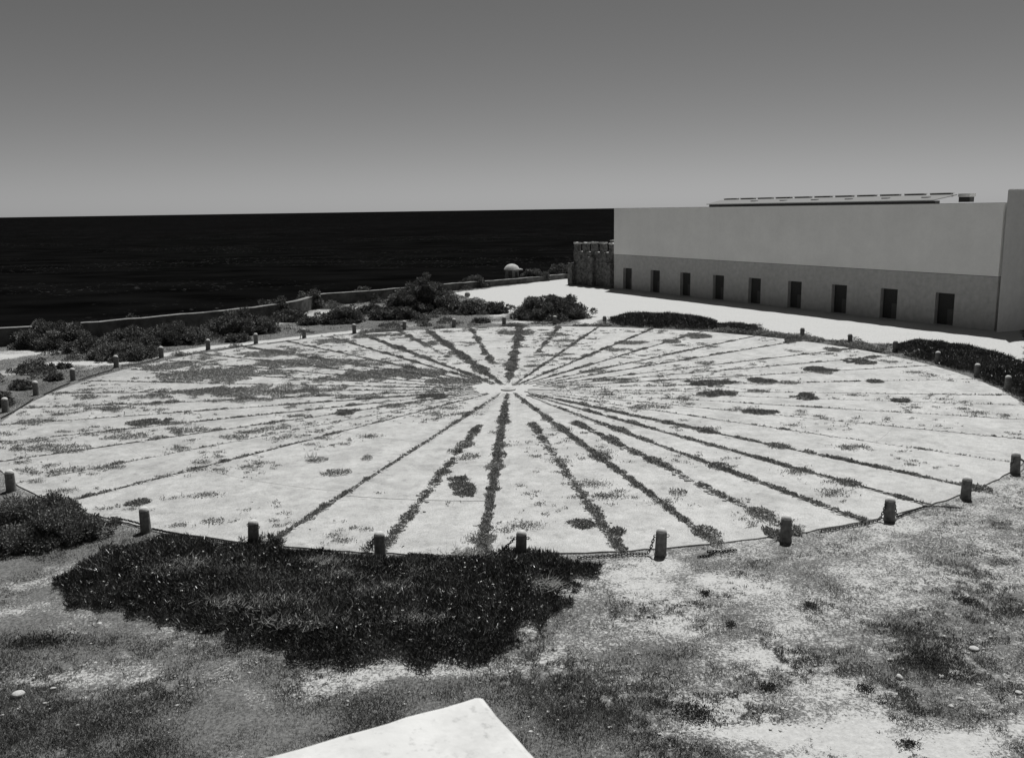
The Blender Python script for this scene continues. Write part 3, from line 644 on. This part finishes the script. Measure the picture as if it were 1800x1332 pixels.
# ------------------------------------------------------------------ pale stones lying in the grass
def rock(x, y, s, lab, flat=.55):
    me = stones_mesh('stone', np.zeros((1, 3)), np.array([s]), flat)
    o = link('stone', me, M['rock']); o.location = (x, y, s*flat*.35)
    md = o.modifiers.new('sub', 'SUBSURF'); md.levels = 1; md.render_levels = 1
    return tag(o, lab, 'stone', 'pale stones lying in the grass')
for cx, cy, s, lab in ((32,1222,.14,'pale stone alone in the dark grass at the lower left'),(137,1275,.05,'tiny white stone in the grass below the lone pale stone'),(1580,1191,.09,'pale stone left of the stone cluster at lower right'),
   (1714,1141,.10,'pale stone highest of those at the lower right'),(1655,1189,.07,'pale stone below the broken dark tuft'),(1690,1230,.08,'pale stone in the middle of the lower right cluster'),(1672,1242,.06,'small pale stone at the front of the lower right cluster'),
   (1722,1204,.06,'small pale stone right of the broken dark tuft'),(1563,1160,.06,'small pale stone left of the broken dark tuft'),(1790,1218,.06,'pale stone near the right picture edge'),(1660,1118,.05,'small pale stone above the broken dark tuft'),
   (1072,1279,.05,'small pale stone right of the white wall corner'),(93,1210,.06,'flat pale stone right of the lone one at lower left'),(1742,1000,.05,'small stone in the grass at the right'),
   (175,1096,.07,'pale stone at the left end of the succulent mat')):
    g = pix(cx, cy); rock(g.x, g.y, s, lab)
n = 1500; y = 13+20*rng.random(n)**1.5; x = rng.uniform(-1, 1, n)*(y*.6+1)
k = (np.hypot(x-OC[0], y-OC[1]) > OR+.5) & (fbm(x*.7, y*.7) > .45); x, y = x[k], y[k]
tag(link('gravel', stones_mesh('gravel', np.stack([x, y, np.full(len(x), .005)], -1), rng.uniform(.010, .035, len(x))), M['rock']), 'small loose gravel scattered in the foreground', 'gravel', None, 'stuff')
g = pix(823, 531); rock(g.x, g.y-.6, .42, 'small white marker stone among the shrubs by the path', 1.1).location.z = .75

# ------------------------------------------------------------------ bollards
def bollard_mesh(var):
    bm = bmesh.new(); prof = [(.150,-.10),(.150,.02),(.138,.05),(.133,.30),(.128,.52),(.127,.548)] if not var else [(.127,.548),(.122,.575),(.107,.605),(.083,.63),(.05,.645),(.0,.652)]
    n = 20; rings = []
    for r, z in prof:
        if r == 0: rings.append([bm.verts.new((0, 0, z))]); continue
        rings.append([bm.verts.new((r*math.cos(q_)*(1+random.uniform(-.012, .012)), r*math.sin(q_)*(1+random.uniform(-.012, .012)), z+random.uniform(-.003, .003))) for q_ in np.linspace(0, 2*math.pi, n, endpoint=False)])
    for r0, r1 in zip(rings[:-1], rings[1:]):
        for i in range(n):
            if len(r1) == 1: bm.faces.new((r0[i], r0[(i+1) % n], r1[0]))
            else: bm.faces.new((r0[i], r0[(i+1) % n], r1[(i+1) % n], r1[i]))
    me = bpy.data.meshes.new('bollard_shaft'); bm.to_mesh(me); bm.free()
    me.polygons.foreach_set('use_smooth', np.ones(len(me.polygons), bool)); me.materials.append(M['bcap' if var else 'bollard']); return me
def torus_bm(bm, R, r, mtx, nu=10, nv=5, stretch=0):
    rg = []
    for i in range(nu):
        u = 2*math.pi*i/nu; row = []
        for j in range(nv):
            v_ = 2*math.pi*j/nv; x = (R+r*math.cos(v_))*math.cos(u); y = (R+r*math.cos(v_))*math.sin(u); z = r*math.sin(v_)
            x += stretch*(1 if math.cos(u) > 0 else -1)
            row.append(bm.verts.new(mtx @ Vector((x, y, z))))
        rg.append(row)
    for i in range(nu):
        for j in range(nv): bm.faces.new((rg[i][j], rg[(i+1) % nu][j], rg[(i+1) % nu][(j+1) % nv], rg[i][(j+1) % nv]))
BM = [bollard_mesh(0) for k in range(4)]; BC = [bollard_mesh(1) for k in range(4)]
bm = bmesh.new(); torus_bm(bm, .035, .009, Matrix.Translation((.155, 0, .47)) @ Matrix.Rotation(math.pi/2, 4, 'X'))
me_ring = bpy.data.meshes.new('chain_eyes'); bm.to_mesh(me_ring); bm.free(); me_ring.materials.append(M['chain'])
BOL = [(257,940,'round-topped stone bollard at front left, between the big domed shrub and the succulent mat'),(446,962,'stone bollard at the left back edge of the dark succulent mat'),
 (669,985,'stone bollard rising from the middle of the dark succulent mat with a short broken chain'),(916,985,'stone bollard at the right end of the dark succulent mat, front centre'),
 (1161,981,'stone bollard on bare sand just right of the dark mat'),(1381,957,'stone bollard beside a dark weed cushion at front right'),(1563,920,'front right stone bollard with chains hanging on both sides'),
 (1697,881,'stone bollard without chain, second from the right edge at front right'),(1784,836,'stone bollard at the right picture edge, front right rim'),(20,867,'stone bollard at the left picture edge behind the big domed shrub'),
 (10,727,'first stone bollard of the left rim, cut near the left edge'),(64,697,'second stone bollard of the left rim'),(129,671,'third stone bollard of the left rim'),(205,648,'fourth stone bollard of the left rim, where the footpath meets the rim'),
 (284,631,'fifth stone bollard of the left rim'),(366,617,'sixth stone bollard of the left rim'),(450,606,'seventh stone bollard of the left rim, below the large rounded shrub'),(535,596,'eighth stone bollard of the left rim'),
 (623,588,'ninth stone bollard of the left rim'),(711,581,'tenth stone bollard counted along the rim from the left edge'),(798,577,'stone bollard at the back rim below the thicket'),(886,574,'back rim stone bollard straight behind the pavement centre'),
 (975,572,'back rim stone bollard in front of the lone domed shrub'),(1063,573,'back rim stone bollard between the domed shrub and the low mat'),(1324,587,'stone bollard in the grass at the end of the back mat'),
 (1410,596,'back right stone bollard next after the one at the mat end'),(1494,607,'back right stone bollard before the sandy forecourt'),(1573,621,'stone bollard at the left tip of the right rim mat'),
 (1648,641,'first stone bollard inside the right rim mat'),(1717,665,'second stone bollard inside the right rim mat'),(1771,689,'third stone bollard inside the right rim mat, near the edge')]
BP = {}
for i, (px, py, lab) in enumerate(BOL):
    g = pix(px, py-1); g = pix(px, py-1-5*(21/g.y)**1.6); an = math.atan2(g.x-OC[0], g.y-OC[1])
    e = tag(empty('bollard', (g.x, g.y, 0), -an+random.uniform(-.1, .1)), lab, 'bollard', 'stone bollards around the compass pavement')
    sh = link('shaft', BM[i % 4], None, e); k_ = random.uniform(.96, 1.06); sh.scale = (random.uniform(.97, 1.03), random.uniform(.97, 1.03), k_)
    e.rotation_euler.x = random.uniform(-.03, .03); e.rotation_euler.y = random.uniform(-.03, .03)
    cp = link('cap', BC[i % 4], None, e); cp.scale = sh.scale  # top section carrying the painted sunlit tone
    link('chain_eye', me_ring, None, e); ce = link('chain_eye', me_ring, None, e); ce.rotation_euler.z = math.pi
    BP[px] = (g, an)

# ------------------------------------------------------------------ chains
def chain(pts, label, link_l=.095):
    P = [Vector(p) for p in pts]; out_ = [P[0]]; seg = []
    L = 0
    for a_, b_ in zip(P[:-1], P[1:]): seg.append((L, (b_-a_).length, a_, b_)); L += (b_-a_).length
    bm = bmesh.new(); n = int(L/(link_l*.72))
    for i in range(n):
        s_ = (i+.5)*L/n
        for l0, l, a_, b_ in seg:
            if s_ <= l0+l+1e-6:
                p = a_.lerp(b_, (s_-l0)/max(l, 1e-6)); dvec = (b_-a_).normalized(); break
        q_ = dvec.to_track_quat('X', 'Z').to_matrix().to_4x4()
        torus_bm(bm, link_l*.27, .0125, Matrix.Translation(p) @ q_ @ Matrix.Rotation(math.pi/2*(i % 2)+.5, 4, 'X') , 8, 4, link_l*.22)
    me = bpy.data.meshes.new('chain'); bm.to_mesh(me); bm.free()
    return tag(link('chain', me, M['chain']), label, 'chain', 'iron chains around the pavement')
def eye(px, side):
    g, an = BP[px]; t_ = Vector((math.cos(an), -math.sin(an), 0))   # tangent, clockwise seen from above
    return g+t_*side*.16+Vector((0, 0, .46))
def gpts(l, z=.03):
    o = []
    for i, (x, y) in enumerate(l):
        g = pix(x, y); o.append(Vector((g.x+random.uniform(-.02, .02), g.y+random.uniform(-.02, .02), z)))
    return o
# front bollards: on this side the clockwise tangent points left in the picture
def smoothline(pts, k=4):
    o = []
    for a_, b_ in zip(pts[:-1], pts[1:]):
        for j in range(k): 
            q_ = a_.lerp(b_, j/k); o.append(q_+Vector((random.uniform(-.012, .012), random.uniform(-.02, .02), 0)) if j else q_)
    return o+[pts[-1]]
Z1 = .05
chain(smoothline(gpts([(196,915),(225,921),(252,928)], .10)), 'taut chain between the big domed shrub and the front left bollard')
chain(smoothline(gpts([(268,933),(300,939),(350,948),(400,957),(432,960)], .06)), 'chain lying on the pavement rim between the two front left bollards')
chain([eye(669, 1), eye(669, 1)+Vector((-.04, -.02, -.08)), eye(669, 1)+Vector((-.03, -.02, -.22))], 'short broken chain hanging from the bollard in the middle of the dark mat')
g1 = gpts([(876,977),(850,981),(800,981),(740,978),(720,976)], Z1)
chain(smoothline([eye(916, 1), g1[0]])+smoothline(g1)[1:], 'chain drooping left from the front centre bollard into the dark mat')
g1 = gpts([(1140,977),(1110,977),(1060,980),(1015,983)], Z1)
chain([eye(1161, 1), (eye(1161, 1)+g1[0])/2+Vector((0, 0, -.06))]+smoothline(g1), 'chain running left from the bollard on bare sand to the dark mat')
chain(smoothline(gpts([(1226,981),(1245,978),(1256,973),(1243,970),(1270,971),(1296,969)], .03)), 'loose chain end lying curled on the sand before the front rim')
g1 = gpts([(1545,917),(1520,922),(1480,930),(1440,936)], Z1)
chain([eye(1563, 1), (eye(1563, 1)+g1[0])/2+Vector((0, 0, -.06))]+smoothline(g1), 'chain lying left of the front right bollard along the rim')
g1 = gpts([(1578,911),(1600,901),(1625,893),(1650,893),(1690,896)], Z1)
chain([eye(1563, -1), (eye(1563, -1)+g1[0])/2+Vector((0, 0, -.08))]+smoothline(g1), 'chain running right from the front right bollard and ending on the grass')
chain([eye(1784, 1), eye(1784, 1)+Vector((-.12, -.06, -.10)), eye(1784, 1)+Vector((-.10, 0, -.2))], 'short chain end hanging left of the bollard at the right edge')
g1 = gpts([(1800,822),(1815,815),(1840,805)], .2)
chain([eye(1784, -1)]+g1, 'chain hanging right from the bollard at the right edge')
for l, lab in (([(2,737),(30,722),(58,703)],'chain on the ground between the first and second left rim bollards'),([(78,695),(100,684),(124,674)],'chain on the ground between the second and third left rim bollards'),
   ([(138,670),(165,661),(198,651)],'chain on the ground between the third and fourth left rim bollards'),([(213,645),(235,643),(262,637),(280,632)],'chain on the ground between the fourth and fifth left rim bollards'),
   ([(376,619),(410,613),(444,607)],'chain on the ground between the sixth and seventh left rim bollards'),([(1510,612),(1530,618),(1550,621),(1566,621)],'chain lying on the rim at the left tip of the right mat')):
    chain(smoothline(gpts(l, .05)), lab, .10)
g1 = gpts([(527,598),(505,601),(470,606)], .05)
chain([eye(535, -1), g1[0]]+g1[1:], 'chain dropping left from the eighth left rim bollard', .10)

# ------------------------------------------------------------------ sea wall
wall = tag(empty('sea_wall', (PAR[6][0], PAR[6][1], 0)), 'long low weathered parapet wall along the cliff edge', 'wall')
WO = Vector((PAR[6][0], PAR[6][1], 0))
def wall_strip(pts, th, z0f, z1f, mtl, name, extra=0.0, step=.8):
    P = []
    for a_, b_ in zip(pts[:-1], pts[1:]):
        L = math.hypot(b_[0]-a_[0], b_[1]-a_[1]); k = max(1, int(L/step))
        for j in range(k): f_ = j/k; P.append(tuple(a_[q_]+(b_[q_]-a_[q_])*f_ for q_ in range(3)))
    P.append(pts[-1]); bm = bmesh.new(); rings = []
    for i, p in enumerate(P):
        a_ = P[max(0, i-1)]; b_ = P[min(len(P)-1, i+1)]; d_ = Vector((b_[0]-a_[0], b_[1]-a_[1], 0)).normalized(); n_ = Vector((-d_.y, d_.x, 0))
        j1 = random.uniform(-.02, .02); jz = random.uniform(-.025, .025)
        c0 = Vector((p[0], p[1], 0))-WO
        rings.append([bm.verts.new(c0+n_*(-extra+j1)+Vector((0, 0, z0f(p)))), bm.verts.new(c0+n_*(-extra+j1)+Vector((0, 0, z1f(p)+jz))), bm.verts.new(c0+n_*(th+extra)+Vector((0, 0, z1f(p)+jz+.02))), bm.verts.new(c0+n_*(th+extra)+Vector((0, 0, z0f(p))))])
    for r0, r1 in zip(rings[:-1], rings[1:]):
        for j in range(4): bm.faces.new((r0[j], r0[(j+1) % 4], r1[(j+1) % 4], r1[j]))
    bm.faces.new(rings[0]); bm.faces.new(rings[-1][::-1])
    return bm_obj(name, bm, mtl, wall)
kink = 10
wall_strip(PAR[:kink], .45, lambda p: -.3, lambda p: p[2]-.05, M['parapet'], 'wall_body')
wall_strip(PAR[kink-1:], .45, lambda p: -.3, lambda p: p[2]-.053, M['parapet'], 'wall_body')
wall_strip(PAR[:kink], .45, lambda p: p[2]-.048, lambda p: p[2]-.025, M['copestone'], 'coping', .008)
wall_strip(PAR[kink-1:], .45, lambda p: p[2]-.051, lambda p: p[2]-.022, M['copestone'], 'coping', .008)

# ------------------------------------------------------------------ sentry box on the sea wall
ys = 103.0; g = pix(900, 500); sx = g.x/g.y*ys
sent = tag(empty('sentry_box', (sx, ys, -0.6), .35), 'domed sentry box with a small window standing at the cliff edge wall', 'sentry box')
def lathe(prof, n, phase=0):
    bm = bmesh.new(); rings = []
    for r, z in prof:
        rings.append([bm.verts.new((0, 0, z))] if r == 0 else [bm.verts.new((r*math.cos(q_+phase), r*math.sin(q_+phase), z)) for q_ in np.linspace(0, 2*math.pi, n, endpoint=False)])
    for r0, r1 in zip(rings[:-1], rings[1:]):
        for i in range(n):
            if len(r1) == 1: bm.faces.new((r0[i], r0[(i+1) % n], r1[0]))
            else: bm.faces.new((r0[i], r0[(i+1) % n], r1[(i+1) % n], r1[i]))
    return bm
bm_obj('body', lathe([(.78,-1.2),(.78,2.06)], 8, math.pi/8), M['copestone'], sent)
bm_obj('dome', lathe([(.86,2.055),(.9,2.10),(.88,2.14),(.8,2.30),(.66,2.48),(.45,2.62),(.2,2.70),(0,2.72)], 24), M['dome'], sent, True)
bm = bmesh.new(); box(bm, .55, 1.15, -.5, .3, 2.0, 2.14); bm_obj('ledge', bm, M['dome'], sent, bevel=.02)
bm = bmesh.new(); box(bm, .12, .42, -.76, -.70, 1.25, 1.85); bm_obj('window', bm, M['dark'], sent)
bm = bmesh.new(); box(bm, -.62, -.25, -.80, -.60, .4, 1.95); o = bm_obj('doorway', bm, M['dark'], sent)

# ------------------------------------------------------------------ long exhibition building
A = pix(1079, 507); B = pix(1747, 582.5); A = Vector((A.x, A.y, 0)); B = Vector((B.x, B.y, 0))
WD = (B-A).normalized(); WL = (B-A).length; WN = Vector((-WD.y, WD.x, 0))      # WN points to the back of the building
if WN.y < 0: WN = -WN
bld = empty('exhibition_building', A); bld.matrix_world = Matrix(((WD.x, WN.x, 0, A.x), (WD.y, WN.y, 0, A.y), (0, 0, 1, 0), (0, 0, 0, 1)))
tag(bld, 'long pale flat-roofed building with nine dark doorways and a low metal roof light', 'building')
TOP = 8.02; GRV = 3.46; DEP = 13.0
o_ray = Vector((0, 0, CAMH))
def wall_u(px, py):
    p = pix(px, py); d_ = p-o_ray; n_ = Vector((WN.x, WN.y, 0)); t_ = n_.dot(A-o_ray)/n_.dot(d_); q_ = o_ray+d_*t_
    return (q_-A).dot(WD), q_.z
doors = []
for x0, x1, yt in ((1095,1111,470),(1145,1162,474),(1199,1217,478),(1257,1277,482.5),(1321,1342,488),(1390,1414,494),(1467,1493,500),(1550,1580,507),(1645,1677,514)):
    u0, zt = wall_u(x0, yt+12); u1, _ = wall_u(x1, yt+12); doors.append(((u0+u1)/2, abs(u1-u0)))
pitch_ = (doors[-1][0]-doors[0][0])/8; dw = 1.42; dtop = 2.18; DR = .38
us = [0.0]; holes = []
for i in range(9):
    u = doors[0][0]+pitch_*i; us += [u-dw/2, u+dw/2]; holes.append((u-dw/2, u+dw/2))
us.append(WL)
bm = bmesh.new(); zs = [-.2, dtop, GRV-.012]
vg = {}
def V_(u, y_, z): 
    k_ = (round(u, 4), round(y_, 4), round(z, 4))
    if k_ not in vg: vg[k_] = bm.verts.new((u, y_, z))
    return vg[k_]
for i in range(len(us)-1):
    for j in range(2):
        if j == 0 and i % 2 == 1:
            u0, u1 = us[i], us[i+1]
            bm.faces.new((V_(u0,0,-.2), V_(u0,DR,-.2), V_(u0,DR,dtop), V_(u0,0,dtop)))
            bm.faces.new((V_(u1,0,-.2), V_(u1,0,dtop), V_(u1,DR,dtop), V_(u1,DR,-.2)))
            bm.faces.new((V_(u0,0,dtop), V_(u0,DR,dtop), V_(u1,DR,dtop), V_(u1,0,dtop)))
            continue
        bm.faces.new((V_(us[i],0,zs[j]), V_(us[i+1],0,zs[j]), V_(us[i+1],0,zs[j+1]), V_(us[i],0,zs[j+1])))
zt = GRV-.012
bm.faces.new((V_(0,0,zt), V_(WL,0,zt), V_(WL,DEP,zt), V_(0,DEP,zt)))
bm.faces.new((V_(0,0,-.2), V_(0,0,zt), V_(0,DEP,zt), V_(0,DEP,-.2))); bm.faces.new((V_(WL,0,-.2), V_(WL,DEP,-.2), V_(WL,DEP,zt), V_(WL,0,zt))); bm.faces.new((V_(0,DEP,-.2), V_(0,DEP,zt), V_(WL,DEP,zt), V_(WL,DEP,-.2)))
me = bpy.data.meshes.new('lower_wall'); bmesh.ops.recalc_face_normals(bm, faces=bm.faces[:]); bm.to_mesh(me); bm.free()
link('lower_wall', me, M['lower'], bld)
bm = bmesh.new(); box(bm, .02, WL-.02, .03, DEP, GRV-.011, GRV+.02); bm_obj('shadow_joint', bm, M['dark'], bld)
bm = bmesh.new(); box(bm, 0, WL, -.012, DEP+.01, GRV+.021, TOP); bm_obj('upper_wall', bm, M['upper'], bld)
bm = bmesh.new(); box(bm, -.03, WL+.03, -.04, .30, TOP+.001, TOP+.045); bm_obj('coping', bm, M['palezinc'], bld)
for (u0, u1) in holes:
    bm = bmesh.new(); box(bm, u0+.02, u1-.02, DR-.06, DR-.01, .0, dtop-.02); d_ = bm_obj('door', bm, M['door'], bld)
    bm = bmesh.new(); box(bm, u0+.80, u1-.03, DR-.14, DR-.062, .0, 1.12); bm_obj('half_panel', bm, M['stem'], d_)
    bm = bmesh.new(); box(bm, u0+.02, u1-.02, .05, DR-.15, -.05, .06); bm_obj('threshold', bm, M['roofdeck'], bld)
# low roof light on the roof
def roof_u(px, dep):   # position along the building of a photo column, for a line 'dep' behind the front
    p = pix(px, 380); d_ = p-o_ray; A2 = A+WN*dep; t_ = WN.dot(A2-o_ray)/WN.dot(d_); return (o_ray+d_*t_-A2).dot(WD)
u0, u1 = roof_u(1241, 1.15), roof_u(1639, 1.15); r0_, r1_ = roof_u(1268, 5.4), roof_u(1680, 5.4)
bm = bmesh.new(); box(bm, u0+.1, u1-.05, 1.4, 1.9, TOP-.05, TOP+.24); bm_obj('roof_light_base', bm, M['dark'], bld)
bm = bmesh.new()
ze, zr = TOP+.245, TOP+.62
pl = [(u0,1.15,ze),(u1,1.15,ze),(r1_,5.4,zr),(r0_,5.4,zr)]
lo = [bm.verts.new(p) for p in pl]; hi = [bm.verts.new((p[0], p[1], p[2]+.05)) for p in pl]
bm.faces.new(lo[::-1]); bm.faces.new(hi)
for i in range(4): bm.faces.new((lo[i], lo[(i+1) % 4], hi[(i+1) % 4], hi[i]))
rs = bm_obj('roof_light_sheet', bm, M['zinc'], bld)
npan = 11; ua, ub = r0_+.2, r1_-.1; pw = (ub-ua)/npan
for i in range(npan):
    bm = bmesh.new(); box(bm, ua+i*pw+.05, ua+(i+1)*pw-.5, 5.45, 5.8, zr-.1, zr+.13); bm_obj('ridge_panel', bm, M['dark'], rs)
    bm = bmesh.new(); box(bm, ua+i*pw+.03, ua+(i+1)*pw-.45, 5.42, 5.85, zr+.135, zr+.18); bm_obj('ridge_cap', bm, M['palezinc'], rs)
for i in range(6):
    uu = u0+4+(u1-u0-6)*i/5; f_ = .45; yy = 1.15+4.25*f_; zz = ze+(zr-ze)*f_
    bm = bmesh.new(); box(bm, uu-.25, uu+.25, yy-.2, yy+.2, zz, zz+.12); bm_obj('vent_cap', bm, M['palezinc'], rs, bevel=.02)
bm = bmesh.new(); box(bm, roof_u(1683, 5.5), roof_u(1710, 6), 5.5, 6.0, TOP+.12, zr-.14); bm_obj('vent_box', bm, M['dark'], bld)
bm = bmesh.new(); box(bm, roof_u(1681, 5.4)+.02, roof_u(1713, 6.1), 5.4, 6.1, zr-.138, zr+.10); bm_obj('vent_box_lid', bm, M['palezinc'], bld, bevel=.02)

# ------------------------------------------------------------------ right-hand block
T0 = pix(1751.5, 585); td = Vector((.905, .425, 0)).normalized(); sd_ = Vector((T0.x, T0.y, 0)).normalized()
sd_ = (Matrix.Rotation(math.radians(-1.5), 3, 'Z') @ sd_)
tower = tag(empty('building_block', (T0.x, T0.y, 0)), 'taller plain rendered block cut by the right edge of the picture', 'building')
poly = [Vector((0, 0, 0)), td*16, td*16+Vector((-.425, .905, 0))*9, sd_*9]
bm = bmesh.new(); prism(bm, [(p.x, p.y) for p in poly], -.2, 8.83); bm_obj('wall', bm, M['tower'], tower, bevel=.012)
bm = bmesh.new(); ctr = sum(poly, Vector())/4; prism(bm, [((p.x-ctr.x)*.985+ctr.x, (p.y-ctr.y)*.985+ctr.y) for p in poly], 8.832, 8.87); bm_obj('coping', bm, M['palezinc'], tower)
# low wall closing the slit between the two buildings
cw = empty('slit_wall', (T0.x+sd_.x*4, T0.y+sd_.y*4, 0)); tag(cw, 'narrow wall closing the dark slit between the two buildings', 'wall')
bm = bmesh.new(); box(bm, -.75, .25, 0, .3, -.1, 6.6); o = bm_obj('wall', bm, M['lower'], cw); cw.rotation_euler.z = math.atan2(-sd_.x, sd_.y)

# ------------------------------------------------------------------ crenellated rubble wall
RA = pix(1001, 500); RB = A+WD*-.05; RD = Vector((RB.x-RA.x, RB.y-RA.y, 0)); RL = RD.length; RD.normalize(); RN = Vector((-RD.y, RD.x, 0))
if RN.y < 0: RN = -RN
cren = empty('crenellated_wall', RA); cren.matrix_world = Matrix(((RD.x, RN.x, 0, RA.x), (RD.y, RN.y, 0, RA.y), (0, 0, 1, 0), (0, 0, 0, 1)))
tag(cren, 'old rubble stone enclosure with two rows of merlons left of the long building', 'stone wall')
def rough_box(x0, x1, y0, y1, z0, z1, name, parent, cell=.28, amp=.035, mt=None):
    bm = bmesh.new(); box(bm, x0, x1, y0, y1, z0, z1)
    for ax, (a_, b_) in enumerate(((x0, x1), (y0, y1), (z0, z1))):
        k = int((b_-a_)/cell)
        for j in range(1, k+1):
            co = Vector((0, 0, 0)); co[ax] = a_+(b_-a_)*j/(k+1); no = Vector((0, 0, 0)); no[ax] = 1
            bmesh.ops.bisect_plane(bm, geom=bm.verts[:]+bm.edges[:]+bm.faces[:], plane_co=co, plane_no=no)
    for v in bm.verts: v.co += Vector((random.gauss(0, amp), random.gauss(0, amp), random.gauss(0, amp)))
    return bm_obj(name, bm, mt or M['rubble'], parent)
zc = 3.55; zm = 4.45
rough_box(.45, RL-.1, .25, .75, -.2, zc, 'front_wall', cren)
rough_box(.6, RL-.1, 5.2, 5.9, -.2, zc, 'rear_wall', cren, .5)
rough_box(0, .75, -.25, .9, -.2, 2.35, 'buttress', cren)
rough_box(RL*.46, RL*.46+.75, -.2, .5, -.2, 3.1, 'buttress', cren)
rough_box(RL-1.1, RL-.15, -.3, .6, -.2, 2.55, 'buttress', cren)
mw = RL/5.1
for i in range(5):
    u = .5+i*mw; ue = min(u+mw*.44, RL-.12); zz = zm+random.uniform(-.08, .05); mo = rough_box(u, ue, .27, .73, zc-.04, zz, 'merlon', cren, .3, .03)
    rough_box(u-.04, ue+.03, .22, .78, zz-.02, zz+.12, 'cap', mo, .3, .025, M['dome'])  # added pale layer, paints the sun on the merlon top
    if ue+.1 < RL-.4: rough_box(ue+.02, min(u+mw-.02, RL-.2), .27, .74, zc-.02, zc+.05, 'sill', cren, .3, .012, M['dome'])  # added pale layer, paints sunlight on the crenel floor
    rough_box(u+.3, min(u+.3+mw*.50, RL-.12), 5.22, 5.85, zc-.04, zm+.05, 'merlon', cren, .3, .03); rough_box(u+.26, min(u+.34+mw*.50, RL-.1), 5.18, 5.9, zm+.03, zm+.17, 'cap', cren, .3, .025, M['dome'])  # rear merlons get the same painted sunlit tops

# ------------------------------------------------------------------ whitewashed rampart corner under the camera
zt = 6.9; P0 = pix(845, 1220, zt); dl = Vector((-.892, -.45, 0)).normalized(); dr_ = Vector((.46, -.888, 0)).normalized()
ramp = tag(empty('rampart', (P0.x, P0.y, 0)), 'whitewashed corner of the rampart parapet in the immediate foreground', 'wall')
LEN, TH = 4.5, .75
bm = bmesh.new()
poly = [Vector((0, 0, 0)), dr_*TH, dr_*TH+dl*LEN, dl*LEN]
prism(bm, [(p.x, p.y) for p in poly[::-1]], 5.2, zt)
bmesh.ops.bevel(bm, geom=bm.edges[:], offset=.020, segments=2, affect='EDGES', profile=.5)
for c_ in range(1, 60):
    for dd_, l_ in ((dl, LEN), (dr_, TH)):
        if l_ == TH and c_ > 14: continue
        bmesh.ops.bisect_plane(bm, geom=bm.verts[:]+bm.edges[:]+bm.faces[:], plane_co=dd_*(c_*.05), plane_no=dd_)
for v in bm.verts:
    if v.co.z > 6.5: v.co += Vector((float(vnoise(np.array(v.co.x*9+3), np.array(v.co.y*9)))-.5, float(vnoise(np.array(v.co.x*9+30), np.array(v.co.y*9)))-.5, .5*(float(vnoise(np.array(v.co.x*11+7), np.array(v.co.y*11)))-.5)))*.012
bm_obj('parapet', bm, M['white'], ramp)
bm = bmesh.new()
q0 = dr_*.05+dl*.05
poly = [q0, q0+dr_*9, q0+dr_*9+dl*12, q0+dl*12]
prism(bm, [(p.x, p.y) for p in poly[::-1]], -.3, 5.21); bm_obj('rampart_body', bm, M['white'], ramp)
